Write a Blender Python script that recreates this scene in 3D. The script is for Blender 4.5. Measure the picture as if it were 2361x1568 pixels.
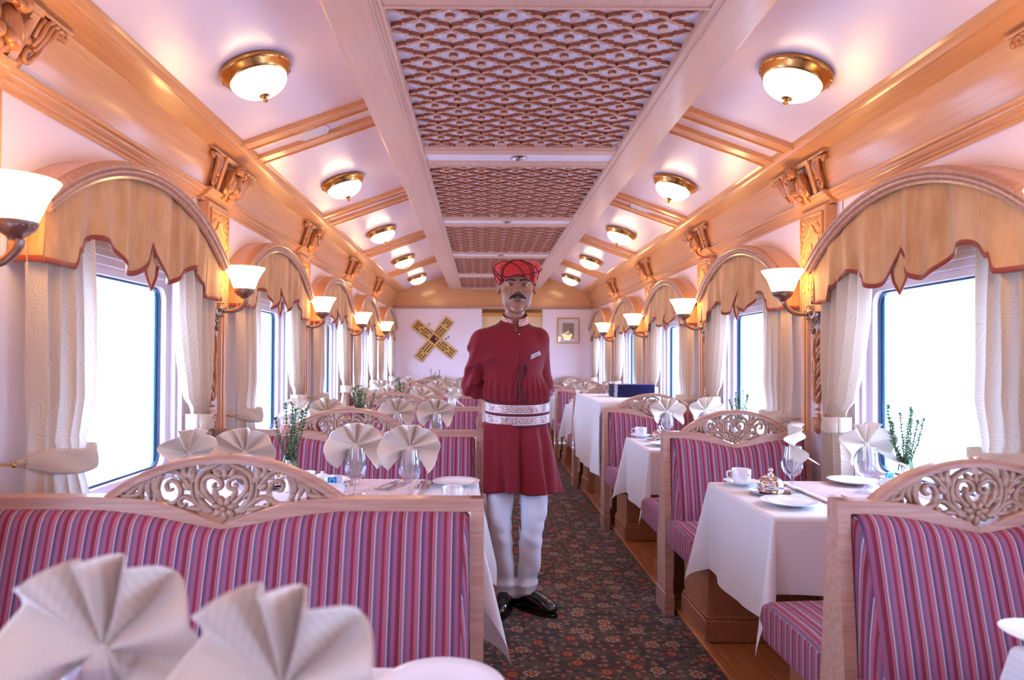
import bpy, math, random
import numpy as np
from mathutils import Vector, Matrix
PI = math.pi
sc = bpy.context.scene
for o in list(bpy.data.objects):
    bpy.data.objects.remove(o)
COL = sc.collection

# ---------------------------------------------------------------- camera
CAMX, CAMZ = -0.163, 1.225
cd = bpy.data.cameras.new('camera')
cam = bpy.data.objects.new('camera', cd)
COL.objects.link(cam)
cd.sensor_width = 36.0
cd.lens = 24.0
cd.shift_x = 70.0 / 2361.0
cd.shift_y = 26.0 / 2361.0
cd.clip_start = 0.02
cd.dof.use_dof = True
cd.dof.focus_distance = 3.1
cd.dof.aperture_fstop = 3.2
cam.matrix_world = (Matrix.Translation((CAMX, 0, CAMZ)) @ Matrix.Rotation(PI / 2 + 0.0115, 4, 'X')
                    @ Matrix.Rotation(math.radians(0.3), 4, 'Z'))
sc.camera = cam

# ---------------------------------------------------------------- look and light levels
sc.view_settings.view_transform = 'Standard'
sc.view_settings.look = 'None'
sc.view_settings.gamma = 1.0
sc.view_settings.exposure = 1.42
sc.view_settings.use_curve_mapping = False
sc.cycles.adaptive_threshold = 0.15
sc.cycles.max_bounces = 6
sc.cycles.diffuse_bounces = 3
sc.cycles.glossy_bounces = 3
sc.cycles.transmission_bounces = 5
sc.cycles.transparent_max_bounces = 10
sc.cycles.sample_clamp_indirect = 6.0
sc.cycles.caustics_reflective = False
sc.cycles.caustics_refractive = False
SKY = 7.6          # overcast daylight outside
LAMP = 5.0         # frosted lamp bowls
PORTALS = True

def lin(r, g, b):
    def f(c):
        c /= 255.0
        return c / 12.92 if c <= 0.04045 else ((c + 0.055) / 1.055) ** 2.4
    return (f(r), f(g), f(b), 1.0)

w = bpy.data.worlds.new('sky')
sc.world = w
w.use_nodes = True
nt = w.node_tree
nt.nodes.clear()
wo = nt.nodes.new('ShaderNodeOutputWorld')
bg = nt.nodes.new('ShaderNodeBackground')
tc = nt.nodes.new('ShaderNodeTexCoord')
sx = nt.nodes.new('ShaderNodeSeparateXYZ')
mr = nt.nodes.new('ShaderNodeValToRGB')
nt.links.new(tc.outputs['Generated'], sx.inputs[0])
mp = nt.nodes.new('ShaderNodeMath'); mp.operation = 'MULTIPLY_ADD'
mp.inputs[1].default_value = 0.5; mp.inputs[2].default_value = 0.5
nt.links.new(sx.outputs['Z'], mp.inputs[0])
nt.links.new(mp.outputs[0], mr.inputs[0])
e = mr.color_ramp.elements
e[0].position = 0.30; e[0].color = (0.24, 0.32, 0.50, 1)
e[1].position = 0.60; e[1].color = (0.44, 0.60, 1.0, 1)
el = mr.color_ramp.elements.new(0.49); el.color = (0.36, 0.49, 0.80, 1)
el = mr.color_ramp.elements.new(0.53); el.color = (0.46, 0.61, 1.0, 1)
nt.links.new(mr.outputs[0], bg.inputs[0])
bg.inputs[1].default_value = SKY
nt.links.new(bg.outputs[0], wo.inputs[0])

# stations along the carriage (pilasters / seat backs) and bay centres
P = 1.635
S0 = 1.735
def S(n): return S0 + P * n
def C(n): return S(n) + P / 2
NB0, NB1 = -2, 4            # bays C(-2) .. C(4)
Y_BACK = 10.0
Y_FRONT = S(-2) - 0.12
HW = 1.5                    # half width of the carriage

# daylight portals: one just outside each window
WIN_H, WIN_Z0, WIN_Z1 = 0.40, 0.70, 1.545
if PORTALS:
    for sgn in (-1, 1):
        for n in range(NB0, NB1 + 1):
            ld = bpy.data.lights.new('window_daylight', 'AREA')
            ld.shape = 'RECTANGLE'
            ld.size = 0.84; ld.size_y = 0.86
            ld.cycles.is_portal = True
            lo = bpy.data.objects.new('window_daylight', ld)
            lo.location = (sgn * 1.615, C(n) + 0.03, 1.125)
            lo.rotation_euler = (0, sgn * PI / 2, 0)
            COL.objects.link(lo)

# ---------------------------------------------------------------- object helpers
def tag(o, label=None, cat=None, group=None, kind=None):
    if label: o['label'] = label
    if cat: o['category'] = cat
    if group: o['group'] = group
    if kind: o['kind'] = kind
    return o

def empty(name, loc=(0, 0, 0), label=None, cat=None, group=None, kind=None, rz=0.0):
    o = bpy.data.objects.new(name, None)
    o.empty_display_size = 0.05
    COL.objects.link(o)
    o.location = loc
    o.rotation_euler = (0, 0, rz)
    return tag(o, label, cat, group, kind)

def copy_tree(o, parent=None):
    c = o.copy(); COL.objects.link(c)
    if parent is not None:
        c.parent = parent
    for ch in list(o.children):
        copy_tree(ch, c)
    return c

def put(proto, used, loc, rz=0.0, label=None, group=None):
    """place the prototype itself the first time, afterwards a copy of it and its parts"""
    o = proto if not used[0] else copy_tree(proto)
    used[0] = True
    o.location = loc; o.rotation_euler = (0, 0, rz)
    if label: o['label'] = label
    if group: o['group'] = group
    return o

def vrot(v, ang, axis='Z'):
    return Matrix.Rotation(ang, 3, axis) @ Vector(v)

class MB:
    def __init__(s): s.v = []; s.f = []
    def add(s, vs, fs):
        b = len(s.v)
        s.v += [tuple(p) for p in vs]
        s.f += [tuple(b + i for i in f) for f in fs]
        return s
    def box(s, x0, x1, y0, y1, z0, z1, bev=0.0):
        if x0 > x1: x0, x1 = x1, x0
        if y0 > y1: y0, y1 = y1, y0
        if z0 > z1: z0, z1 = z1, z0
        if bev <= 0:
            vs = [(x, y, z) for z in (z0, z1) for y in (y0, y1) for x in (x0, x1)]
            return s.add(vs, [(0, 2, 3, 1), (4, 5, 7, 6), (0, 1, 5, 4), (2, 6, 7, 3), (0, 4, 6, 2), (1, 3, 7, 5)])
        b = min(bev, (x1 - x0) * .49, (y1 - y0) * .49, (z1 - z0) * .49)
        rings = []
        for z, i in ((z0, b), (z0 + b, 0), (z1 - b, 0), (z1, b)):
            c = b if i == 0 else b * 1.0
            r = []
            a0, a1, c0, c1 = x0 + i, x1 - i, y0 + i, y1 - i
            k = b if i == 0 else b * .6
            r = [(a0 + k, c0, z), (a1 - k, c0, z), (a1, c0 + k, z), (a1, c1 - k, z), (a1 - k, c1, z), (a0 + k, c1, z), (a0, c1 - k, z), (a0, c0 + k, z)]
            rings.append(r)
        return s.loft(rings, True, True, True)
    def loft(s, rings, closed=True, cap0=True, cap1=True):
        n = len(rings[0]); vs = [p for r in rings for p in r]; fs = []
        for i in range(len(rings) - 1):
            for j in range(n if closed else n - 1):
                k = (j + 1) % n
                fs.append((i * n + j, i * n + k, (i + 1) * n + k, (i + 1) * n + j))
        if cap0: fs.append(tuple(range(n))[::-1])
        if cap1: fs.append(tuple((len(rings) - 1) * n + j for j in range(n)))
        return s.add(vs, fs)
    def prism(s, poly, a0, a1, axis='x', place=None):
        """poly is a 2-D outline (counter-clockwise), extruded along axis; other coords in order"""
        def P3(p, a):
            if place: return place(p[0], p[1], a)
            if axis == 'x': return (a, p[0], p[1])
            if axis == 'y': return (p[0], a, p[1])
            return (p[0], p[1], a)
        return s.loft([[P3(p, a0) for p in poly], [P3(p, a1) for p in poly]])
    def lathe(s, prof, c=(0, 0, 0), n=24, M=None, cap=True):
        rings = []
        for r, z in prof:
            ring = []
            for i in range(n):
                a = 2 * PI * i / n
                q = Vector((r * math.cos(a), r * math.sin(a), z))
                if M is not None: q = M @ q
                ring.append((q[0] + c[0], q[1] + c[1], q[2] + c[2]))
            rings.append(ring)
        return s.loft(rings, True, cap, cap)
    def tube(s, pts, r, n=8, flat=None, cap=True):
        """sweep a circle of radius r (number or list) along pts; flat=(axis vector, ratio) squashes along an axis"""
        pts = [Vector(p) for p in pts]
        m = len(pts)
        rs = r if isinstance(r, (list, tuple)) else [r] * m
        t0 = (pts[1] - pts[0]).normalized()
        up = Vector((0, 0, 1)) if abs(t0.z) < .9 else Vector((0, 1, 0))
        if flat: up = Vector(flat[0])
        nrm = (up - t0 * up.dot(t0)).normalized()
        rings = []
        for i in range(m):
            a = pts[max(i - 1, 0)]; b = pts[min(i + 1, m - 1)]
            t = (b - a)
            t = t.normalized() if t.length > 1e-9 else t0
            nrm = nrm - t * nrm.dot(t)
            if nrm.length < 1e-6: nrm = t.orthogonal()
            nrm.normalize()
            bi = t.cross(nrm)
            k = flat[1] if flat else 1.0
            fr = flat[2] if flat and len(flat) > 2 else None
            ring = []
            for j in range(n):
                an = 2 * PI * j / n
                h = (fr if fr is not None else rs[i] * k)
                q = pts[i] + nrm * (h * math.cos(an)) + bi * (rs[i] * math.sin(an))
                ring.append(tuple(q))
            rings.append(ring)
        return s.loft(rings, True, cap, cap)
    def grid(s, fn, nu, nv, wrap=False):
        vs = [fn(i / nu, j / nv) for j in range(nv + 1) for i in range(nu + 1)]
        fs = []
        for j in range(nv):
            for i in range(nu):
                a = j * (nu + 1) + i
                fs.append((a, a + 1, a + nu + 2, a + nu + 1))
        return s.add(vs, fs)
    def ball(s, c, r, n=12, m=8, M=None):
        if not isinstance(r, (tuple, list)): r = (r, r, r)
        rings = []
        for j in range(1, m):
            t = PI * j / m
            ring = []
            for i in range(n):
                a = 2 * PI * i / n
                q = Vector((r[0] * math.sin(t) * math.cos(a), r[1] * math.sin(t) * math.sin(a), -r[2] * math.cos(t)))
                if M is not None: q = M @ q
                ring.append((q[0] + c[0], q[1] + c[1], q[2] + c[2]))
            rings.append(ring)
        return s.loft(rings)
    def build(s, name, mat, parent=None, smooth=40, mirror=False, loc=None, solid=0.0, sub=0):
        vs, fs = s.v, s.f
        if mirror:
            vs = [(-p[0], p[1], p[2]) for p in vs]; fs = [f[::-1] for f in fs]
        me = bpy.data.meshes.new(name)
        me.from_pydata(vs, [], fs)
        me.materials.append(mat)
        if smooth:
            me.polygons.foreach_set('use_smooth', [True] * len(me.polygons))
            if smooth < 180: me.set_sharp_from_angle(angle=math.radians(smooth))
        me.update()
        o = bpy.data.objects.new(name, me)
        COL.objects.link(o)
        if parent is not None: o.parent = parent
        if loc is not None: o.location = loc
        if solid:
            md = o.modifiers.new('thick', 'SOLIDIFY'); md.thickness = solid; md.offset = 0
        if sub:
            md = o.modifiers.new('sub', 'SUBSURF'); md.levels = sub; md.render_levels = sub
        return o

def catmull(pts, k=8):
    pts = [Vector(p) for p in pts]
    out = []
    n = len(pts)
    for i in range(n - 1):
        p0 = pts[max(i - 1, 0)]; p1 = pts[i]; p2 = pts[i + 1]; p3 = pts[min(i + 2, n - 1)]
        for j in range(k):
            t = j / k
            out.append(0.5 * ((2 * p1) + (p2 - p0) * t + (2 * p0 - 5 * p1 + 4 * p2 - p3) * t * t + (3 * p1 - p0 - 3 * p2 + p3) * t ** 3))
    out.append(pts[-1])
    return out

def lerp(a, b, t): return a + (b - a) * t
def interp(x, xs, ys):
    return float(np.interp(x, xs, ys))
def sstep(a, b, x):
    t = max(0.0, min(1.0, (x - a) / (b - a))); return t * t * (3 - 2 * t)

# ---------------------------------------------------------------- materials
class NM:
    """a principled material plus a few shortcuts for its node tree"""
    def __init__(s, name, col=(.8, .8, .8, 1), rough=.5, metal=0.0, coat=0.0, sheen=0.0, spec=None, coat_rough=.1):
        m = bpy.data.materials.new(name); m.use_nodes = True
        s.m = m; s.t = m.node_tree
        s.b = next(n for n in s.t.nodes if n.type == 'BSDF_PRINCIPLED')
        s.out = next(n for n in s.t.nodes if n.type == 'OUTPUT_MATERIAL')
        s.b.inputs['Base Color'].default_value = col
        s.b.inputs['Roughness'].default_value = rough
        s.b.inputs['Metallic'].default_value = metal
        s.b.inputs['Coat Weight'].default_value = coat
        s.b.inputs['Coat Roughness'].default_value = coat_rough
        s.b.inputs['Sheen Weight'].default_value = sheen
        if spec is not None: s.b.inputs['Specular IOR Level'].default_value = spec
        m.diffuse_color = col
    def n(s, typ, **kw):
        nd = s.t.nodes.new('ShaderNode' + typ)
        for k, v in kw.items():
            if k.startswith('i_'):
                key = k[2:]
                key = int(key) if key.isdigit() else key.replace('_', ' ')
                nd.inputs[key].default_value = v
            else:
                setattr(nd, k, v)
        return nd
    def l(s, a, b): s.t.links.new(a, b)
    def coord(s, which='Object'):
        return s.n('TexCoord').outputs[which]
    def math(s, op, a, b=None, c=None):
        nd = s.n('Math', operation=op)
        for i, v in enumerate((a, b, c)):
            if v is None: continue
            if isinstance(v, (int, float)): nd.inputs[i].default_value = v
            else: s.l(v, nd.inputs[i])
        return nd.outputs[0]
    def mapping(s, vec, scale=(1, 1, 1), loc=(0, 0, 0), rot=(0, 0, 0)):
        nd = s.n('Mapping')
        nd.inputs['Scale'].default_value = scale; nd.inputs['Location'].default_value = loc; nd.inputs['Rotation'].default_value = rot
        s.l(vec, nd.inputs[0]); return nd.outputs[0]
    def noise(s, vec, scale, detail=3, rough=.5, dist=0.0):
        nd = s.n('TexNoise'); nd.inputs['Scale'].default_value = scale; nd.inputs['Detail'].default_value = detail
        nd.inputs['Roughness'].default_value = rough; nd.inputs['Distortion'].default_value = dist
        if vec is not None: s.l(vec, nd.inputs['Vector'])
        return nd
    def ramp(s, fac, stops, interp='LINEAR'):
        nd = s.n('ValToRGB'); cr = nd.color_ramp; cr.interpolation = interp
        while len(cr.elements) > 1: cr.elements.remove(cr.elements[-1])
        cr.elements[0].position = stops[0][0]; cr.elements[0].color = stops[0][1]
        for p, c in stops[1:]:
            el = cr.elements.new(p); el.color = c
        s.l(fac, nd.inputs[0]); return nd.outputs[0]
    def mix(s, fac, a, b, blend='MIX'):
        nd = s.n('Mix', data_type='RGBA', blend_type=blend)
        for sock, v in ((nd.inputs[0], fac), (nd.inputs[6], a), (nd.inputs[7], b)):
            if isinstance(v, (int, float)): sock.default_value = v
            elif isinstance(v, tuple): sock.default_value = v
            else: s.l(v, sock)
        return nd.outputs[2]
    def bump(s, h, strength=.3, dist=.01):
        nd = s.n('Bump'); nd.inputs['Strength'].default_value = strength; nd.inputs['Distance'].default_value = dist
        s.l(h, nd.inputs['Height']); s.l(nd.outputs[0], s.b.inputs['Normal'])
    def color(s, v): s.l(v, s.b.inputs['Base Color'])

def wood(name, c1, c2, axis='y', coat=.6, rough=.36, sc_=1.0):
    q = NM(name, lin(*c1), rough, coat=coat, coat_rough=.12)
    v = q.coord()
    k = {'x': (1.6, 34, 34), 'y': (34, 1.6, 34), 'z': (34, 34, 1.6)}[axis]
    v2 = q.mapping(v, tuple(a * sc_ for a in k))
    n1 = q.noise(v2, 2.0, 6, .6, .6)
    q.color(q.ramp(n1.outputs[0], [(0.30, lin(*c2)), (0.62, lin(*c1))]))
    q.bump(n1.outputs[0], .02, .001)
    return q.m

M = {}
W1, W2 = (228, 166, 112), (216, 152, 99)
for ax in 'xyz':
    M['wood_' + ax] = wood('pale polished wood ' + ax, W1, W2, ax)
M['carved'] = wood('carved polished wood', (208, 140, 86), (178, 108, 62), 'z', .55, .32)
M['crest'] = wood('carved grey-brown wood', (196, 156, 130), (160, 120, 98), 'x', .3, .4)
M['rail'] = wood('seat frame wood', (206, 158, 136), (180, 130, 108), 'x', .4, .35)
M['duct'] = wood('pale ceiling wood', (226, 186, 168), (218, 176, 157), 'y', .3, .42)
M['lattice'] = wood('fretwork wood', (196, 132, 104), (170, 106, 80), 'x', .15, .5)
M['base'] = wood('seat plinth wood', (190, 130, 96), (160, 100, 70), 'y', .35, .4)
M['platform'] = wood('oak floor boards', (206, 140, 92), (176, 108, 62), 'y', .4, .35)

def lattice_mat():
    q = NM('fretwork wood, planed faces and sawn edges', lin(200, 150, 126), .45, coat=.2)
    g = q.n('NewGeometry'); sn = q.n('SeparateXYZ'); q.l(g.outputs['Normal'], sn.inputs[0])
    face = q.math('GREATER_THAN', q.math('ABSOLUTE', sn.outputs[2]), .7)  # light from below put into the colour: level faces paler, upright sides darker
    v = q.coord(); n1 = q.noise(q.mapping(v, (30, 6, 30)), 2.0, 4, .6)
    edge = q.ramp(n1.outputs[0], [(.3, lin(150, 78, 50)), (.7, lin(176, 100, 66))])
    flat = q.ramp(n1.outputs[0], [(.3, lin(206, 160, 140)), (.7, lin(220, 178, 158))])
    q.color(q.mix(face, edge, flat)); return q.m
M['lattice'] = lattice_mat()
def simple(name, rgb, rough=.5, **k):
    M[name] = NM(name, lin(*rgb), rough, **k).m
simple('ceiling', (240, 228, 248), .28, coat=.25, coat_rough=.25)
simple('wall_paint', (250, 234, 240), .55)
simple('lattice_back', (240, 232, 246), .5)
simple('porcelain', (250, 248, 250), .12, coat=.6)
simple('brass', (206, 160, 96), .25, metal=1.0)
simple('antique', (168, 138, 120), .3, metal=.9)
simple('silver', (226, 222, 224), .08, metal=1.0)
simple('steel', (200, 196, 198), .18, metal=1.0)
simple('gasket', (58, 80, 108), .4)
simple('frame_paint', (222, 200, 206), .35, coat=.3)
simple('white_plastic', (236, 228, 240), .5)
simple('dark_gap', (60, 34, 30), .8)
simple('black_leather', (14, 13, 16), .18, coat=.8)
simple('hair', (16, 12, 12), .6)
simple('eye_white', (232, 226, 226), .15)
simple('iris', (28, 16, 12), .1)
simple('lips', (120, 66, 62), .5)
simple('cord_dark', (96, 20, 30), .8)
simple('dark_red', (84, 16, 22), .5)
simple('yellow_wood', (222, 178, 92), .45, coat=.3)
simple('mat_white', (246, 242, 250), .7)
simple('grey_board', (172, 152, 140), .8)
simple('green_leaf', (96, 122, 78), .7)
simple('stem_green', (116, 132, 84), .7)
simple('pink_petal', (244, 186, 178), .8)
simple('white_petal', (246, 246, 240), .8)
simple('blue_packet', (30, 150, 220), .5)
simple('navy', (44, 38, 104), .4)
simple('navy_page', (18, 15, 48), .7)
simple('folder_edge', (186, 176, 186), .6)
simple('door_panel', (240, 208, 160), .5)
simple('gold_trim', (210, 150, 70), .35, coat=.5)
simple('game_red', (160, 20, 30), .35, coat=.5)
simple('game_dark', (40, 52, 52), .35, coat=.5)
simple('badge', (196, 188, 194), .35, metal=.3)
simple('badge_ink', (110, 100, 112), .6)
simple('red_thread', (190, 30, 40), .7)
simple('outside_wall', (150, 60, 50), .7)

def glassy(name, tint=(1, 1, 1, 1), k=.9, rough=.02, lo=.03, hi=.75):
    q = NM(name); t = q.t
    tr = q.n('BsdfTransparent'); tr.inputs[0].default_value = tint
    gl = q.n('BsdfGlossy'); gl.inputs[0].default_value = (1, 1, 1, 1); gl.inputs['Roughness'].default_value = rough
    lw = q.n('LayerWeight'); lw.inputs[0].default_value = .35
    mr_ = q.n('MapRange'); q.l(lw.outputs['Fresnel'], mr_.inputs[0])
    mr_.inputs[3].default_value = lo; mr_.inputs[4].default_value = hi
    mx = q.n('MixShader'); q.l(mr_.outputs[0], mx.inputs[0]); q.l(tr.outputs[0], mx.inputs[1]); q.l(gl.outputs[0], mx.inputs[2])
    q.l(mx.outputs[0], q.out.inputs[0])
    return q.m
M['pane'] = glassy('window glass', (.93, .97, 1.0, 1), lo=.01, hi=.35)
M['pane_edge'] = NM('glass edge', lin(120, 190, 230), .1, coat=.5).m
M['glass'] = glassy('clear glass', (.95, .96, 1.0, 1), lo=.04, hi=.5)
M['picture_glass'] = glassy('picture glass', (1, 1, 1, 1), lo=.02, hi=.4)

def emis(name, rgb, st, base=(240, 230, 210)):
    q = NM(name, lin(*base), .35)
    q.b.inputs['Emission Color'].default_value = rgb
    q.b.inputs['Emission Strength'].default_value = st
    return q.m
M['bowl'] = emis('lit frosted lamp bowl', (1.0, .66, .34, 1), LAMP)
M['shade'] = emis('lit frosted wall lamp shade', (1.0, .62, .25, 1), LAMP * 1.25)

def cloth(name, rgb, line=(0, 0, 0), freq=160.0, axis='x', rough=.85, dark=.93, sheen=.2, transl=0.0):
    q = NM(name, lin(*rgb), rough, sheen=sheen)
    v = q.coord(); sp = q.n('SeparateXYZ'); q.l(v, sp.inputs[0])
    a = sp.outputs['XYZ'.index(axis.upper())]
    s_ = q.math('SINE', q.math('MULTIPLY', a, freq * 2 * PI))
    s_ = q.math('MULTIPLY_ADD', s_, .5, .5)
    c = lin(*rgb); d = (c[0] * dark, c[1] * dark, c[2] * dark, 1)
    q.color(q.mix(s_, d, c))
    q.bump(s_, .12, .0006)
    if transl:
        tr = q.n('BsdfTranslucent'); tr.inputs[0].default_value = c
        mx = q.n('MixShader'); mx.inputs[0].default_value = transl
        q.l(q.b.outputs[0], mx.inputs[1]); q.l(tr.outputs[0], mx.inputs[2]); q.l(mx.outputs[0], q.out.inputs[0])
    return q.m
M['tablecloth'] = cloth('white damask tablecloth', (246, 240, 238), freq=70, axis='z', dark=.95, transl=.12)
M['napkin'] = cloth('cream napkin linen', (244, 228, 210), freq=160, axis='x', dark=.90, transl=.08)
M['buffetcloth'] = cloth('plain white cloth', (248, 244, 244), freq=200, axis='y', dark=.97, transl=.1)
M['maroon'] = cloth('maroon cotton', (128, 4, 24), freq=900, axis='x', dark=.9, sheen=.08)
M['turban'] = cloth('vermilion turban cotton', (214, 42, 30), freq=260, axis='x', dark=.86, sheen=.3)
M['trousers'] = cloth('white trouser cotton', (238, 240, 250), freq=900, axis='x', dark=.97, sheen=.1)

def runner_mat():
    q = NM('rose beige woven runner', lin(222, 186, 180), .85, sheen=.2)
    v = q.coord(); v2 = q.mapping(v, (30, 300, 30)); n1 = q.noise(v2, 1.0, 4, .6)
    q.color(q.ramp(n1.outputs[0], [(.32, lin(200, 150, 142)), (.68, lin(232, 204, 198))]))
    return q.m
M['runner'] = runner_mat()

def stripe_mat():
    q = NM('striped moquette', lin(120, 40, 70), .8, sheen=.08)
    v = q.coord(); sp = q.n('SeparateXYZ'); q.l(v, sp.inputs[0])
    g = q.n('NewGeometry'); sn = q.n('SeparateXYZ'); q.l(g.outputs['Normal'], sn.inputs[0])
    side = q.math('GREATER_THAN', q.math('ABSOLUTE', sn.outputs[0]), .72)
    u = q.math('ADD', q.math('MULTIPLY', sp.outputs[1], side), q.math('MULTIPLY', sp.outputs[0], q.math('SUBTRACT', 1.0, side)))
    fr = q.math('FRACT', q.math('ADD', q.math('MULTIPLY', u, 1 / 0.0745), 20.0))
    bur, mau, crm, nav, vio, red, sal, drk = [lin(*c) for c in ((142, 28, 48), (172, 92, 116), (232, 208, 196), (92, 78, 112), (128, 104, 128), (204, 34, 62), (216, 120, 92), (100, 16, 34))]
    st = [(0, bur), (.09, drk), (.115, bur), (.14, sal), (.165, mau), (.235, crm), (.262, vio), (.32, nav), (.345, vio), (.365, red), (.38, mau), (.44, vio), (.47, mau),
          (.5, bur), (.58, red), (.60, mau), (.66, sal), (.68, mau), (.735, crm), (.762, nav), (.80, drk), (.815, nav), (.87, red), (.885, mau), (.95, vio), (.975, mau)]
    c = q.ramp(fr, st, 'CONSTANT')
    v2 = q.mapping(v, (1, 1, 1)); n1 = q.noise(v2, 420.0, 2, .6)
    wv = q.math('SINE', q.math('MULTIPLY', sp.outputs[2], 1100.0))
    c2 = q.mix(q.math('MULTIPLY', n1.outputs[0], .35), c, lin(70, 40, 80))
    q.color(c2)
    q.bump(q.math('ADD', n1.outputs[0], q.math('MULTIPLY', wv, .2)), .25, .001)
    return q.m
M['stripe'] = stripe_mat()

def velvet_mat():
    q = NM('gold beige velvet', lin(206, 160, 104), .75, sheen=.4)
    v = q.coord(); n1 = q.noise(q.mapping(v, (1, 1, .35)), 9.0, 5, .65); n2 = q.noise(v, 120.0, 3, .6)
    c = q.ramp(n1.outputs[0], [(.3, lin(190, 126, 70)), (.55, lin(218, 162, 102)), (.75, lin(230, 182, 130))])
    q.color(q.mix(q.math('MULTIPLY', n2.outputs[0], .25), c, lin(170, 112, 70)))
    return q.m
M['velvet'] = velvet_mat()
simple('border', (150, 58, 34), .8, sheen=.3)

def curtain_mat():
    q = NM('embossed beige curtain', lin(226, 200, 172), .7, sheen=.3)
    v = q.coord(); sp = q.n('SeparateXYZ'); q.l(v, sp.inputs[0])
    cb = q.n('CombineXYZ'); q.l(sp.outputs[1], cb.inputs[0]); q.l(sp.outputs[2], cb.inputs[1])
    n1 = q.noise(cb.outputs[0], 6.0, 2, .5)
    off = q.n('VectorMath', operation='SCALE'); q.l(n1.outputs['Color'], off.inputs[0]); off.inputs['Scale'].default_value = .10
    ad = q.n('VectorMath', operation='ADD'); q.l(cb.outputs[0], ad.inputs[0]); q.l(off.outputs[0], ad.inputs[1])
    mpg = q.mapping(ad.outputs[0], (1.5, .85, 1))
    vo = q.n('TexVoronoi', voronoi_dimensions='2D'); vo.inputs['Scale'].default_value = 9.0; q.l(mpg, vo.inputs['Vector'])
    s_ = q.math('SINE', q.math('MULTIPLY', vo.outputs['Distance'], 46.0))
    ln = q.math('SMOOTH_MIN', q.math('ABSOLUTE', s_), .45, .1)
    ln = q.math('MULTIPLY', ln, 1 / .45)
    q.color(q.mix(ln, lin(206, 176, 150), lin(232, 208, 180)))
    q.bump(ln, .22, .0015)
    tr = q.n('BsdfTranslucent'); tr.inputs[0].default_value = lin(230, 214, 200)
    mx = q.n('MixShader'); mx.inputs[0].default_value = .30
    q.l(q.b.outputs[0], mx.inputs[1]); q.l(tr.outputs[0], mx.inputs[2]); q.l(mx.outputs[0], q.out.inputs[0])
    return q.m
M['curtain'] = curtain_mat()

def carpet_mat():
    q = NM('floral carpet', lin(40, 50, 50), .95, sheen=.15)
    v = q.coord()
    base = q.noise(v, 3.0, 3, .5)
    wn = q.noise(v, 9.0, 2, .5)
    off = q.n('VectorMath', operation='SCALE'); q.l(wn.outputs['Color'], off.inputs[0]); off.inputs['Scale'].default_value = .05
    ad = q.n('VectorMath', operation='ADD'); q.l(v, ad.inputs[0]); q.l(off.outputs[0], ad.inputs[1])
    col = q.ramp(base.outputs[0], [(.35, lin(34, 48, 46)), (.55, lin(42, 52, 62)), (.7, lin(30, 40, 38))])
    # curling vines
    v1 = q.n('TexVoronoi', voronoi_dimensions='2D'); v1.inputs['Scale'].default_value = 11.0; q.l(ad.outputs[0], v1.inputs['Vector'])
    s1 = q.math('ABSOLUTE', q.math('SINE', q.math('MULTIPLY', v1.outputs['Distance'], 42.0)))
    m1 = q.math('LESS_THAN', s1, .30)
    n3 = q.noise(v, 22.0, 1, .5)
    m1 = q.math('MULTIPLY', m1, q.math('GREATER_THAN', n3.outputs[0], .46))
    col = q.mix(m1, col, q.ramp(q.noise(v, 7.0, 1).outputs[0], [(.42, lin(186, 160, 128)), (.55, lin(150, 110, 70)), (.62, lin(140, 30, 40))], 'CONSTANT'))
    # flowers with petals, two sizes
    def flowers(scale, petals, rad, ca, cb_, cc, col, seedloc):
        vm = q.mapping(v, (1, 1, 1), seedloc)
        vo = q.n('TexVoronoi', voronoi_dimensions='2D'); vo.inputs['Scale'].default_value = scale; vo.inputs['Randomness'].default_value = .8
        q.l(vm, vo.inputs['Vector'])
        df = q.n('VectorMath', operation='SUBTRACT'); q.l(vm, df.inputs[0]); q.l(vo.outputs['Position'], df.inputs[1])
        s2 = q.n('SeparateXYZ'); q.l(df.outputs[0], s2.inputs[0])
        an = q.math('ARCTAN2', s2.outputs[1], s2.outputs[0])
        pet = q.math('MULTIPLY_ADD', q.math('ABSOLUTE', q.math('COSINE', q.math('MULTIPLY', an, petals / 2))), .45, .6)
        d = q.math('DIVIDE', vo.outputs['Distance'], pet)
        r = q.math('DIVIDE', d, rad)
        inside = q.math('LESS_THAN', r, 1.0)
        fc = q.ramp(r, [(0, cc), (.28, cb_), (.5, lin(40, 30, 36)), (.56, ca), (.9, lin(40, 30, 36))], 'CONSTANT')
        sp_ = q.n('SeparateColor'); q.l(vo.outputs['Color'], sp_.inputs[0])
        fc = q.mix(q.math('GREATER_THAN', sp_.outputs[0], .5), fc, q.ramp(r, [(0, cb_), (.3, cc), (.55, lin(60, 20, 26)), (.6, lin(150, 34, 44)), (.9, lin(40, 30, 36))], 'CONSTANT'))
        return q.mix(inside, col, fc)
    col = flowers(21.0, 5, .30, lin(176, 150, 130), lin(150, 34, 42), lin(214, 190, 160), col, (3.1, 1.7, 0))
    col = flowers(7.5, 8, .27, lin(206, 180, 160), lin(160, 40, 44), lin(196, 150, 90), col, (0, 0, 0))
    fz = q.noise(v, 300.0, 2, .6)
    col = q.mix(q.math('MULTIPLY', fz.outputs[0], .5), col, lin(58, 44, 44))
    q.color(col)
    q.bump(fz.outputs[0], .4, .003)
    return q.m
M['carpet'] = carpet_mat()

def skin_mat():
    q = NM('brown skin', lin(150, 96, 72), .42)
    q.b.inputs['Subsurface Weight'].default_value = .15
    q.b.inputs['Subsurface Radius'].default_value = (.02, .008, .005)
    q.b.inputs['Subsurface Scale'].default_value = .3
    v = q.coord(); n1 = q.noise(v, 30.0, 4, .6)
    q.color(q.ramp(n1.outputs[0], [(.3, lin(152, 100, 76)), (.7, lin(172, 122, 98))]))
    return q.m
M['skin'] = skin_mat()

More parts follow.
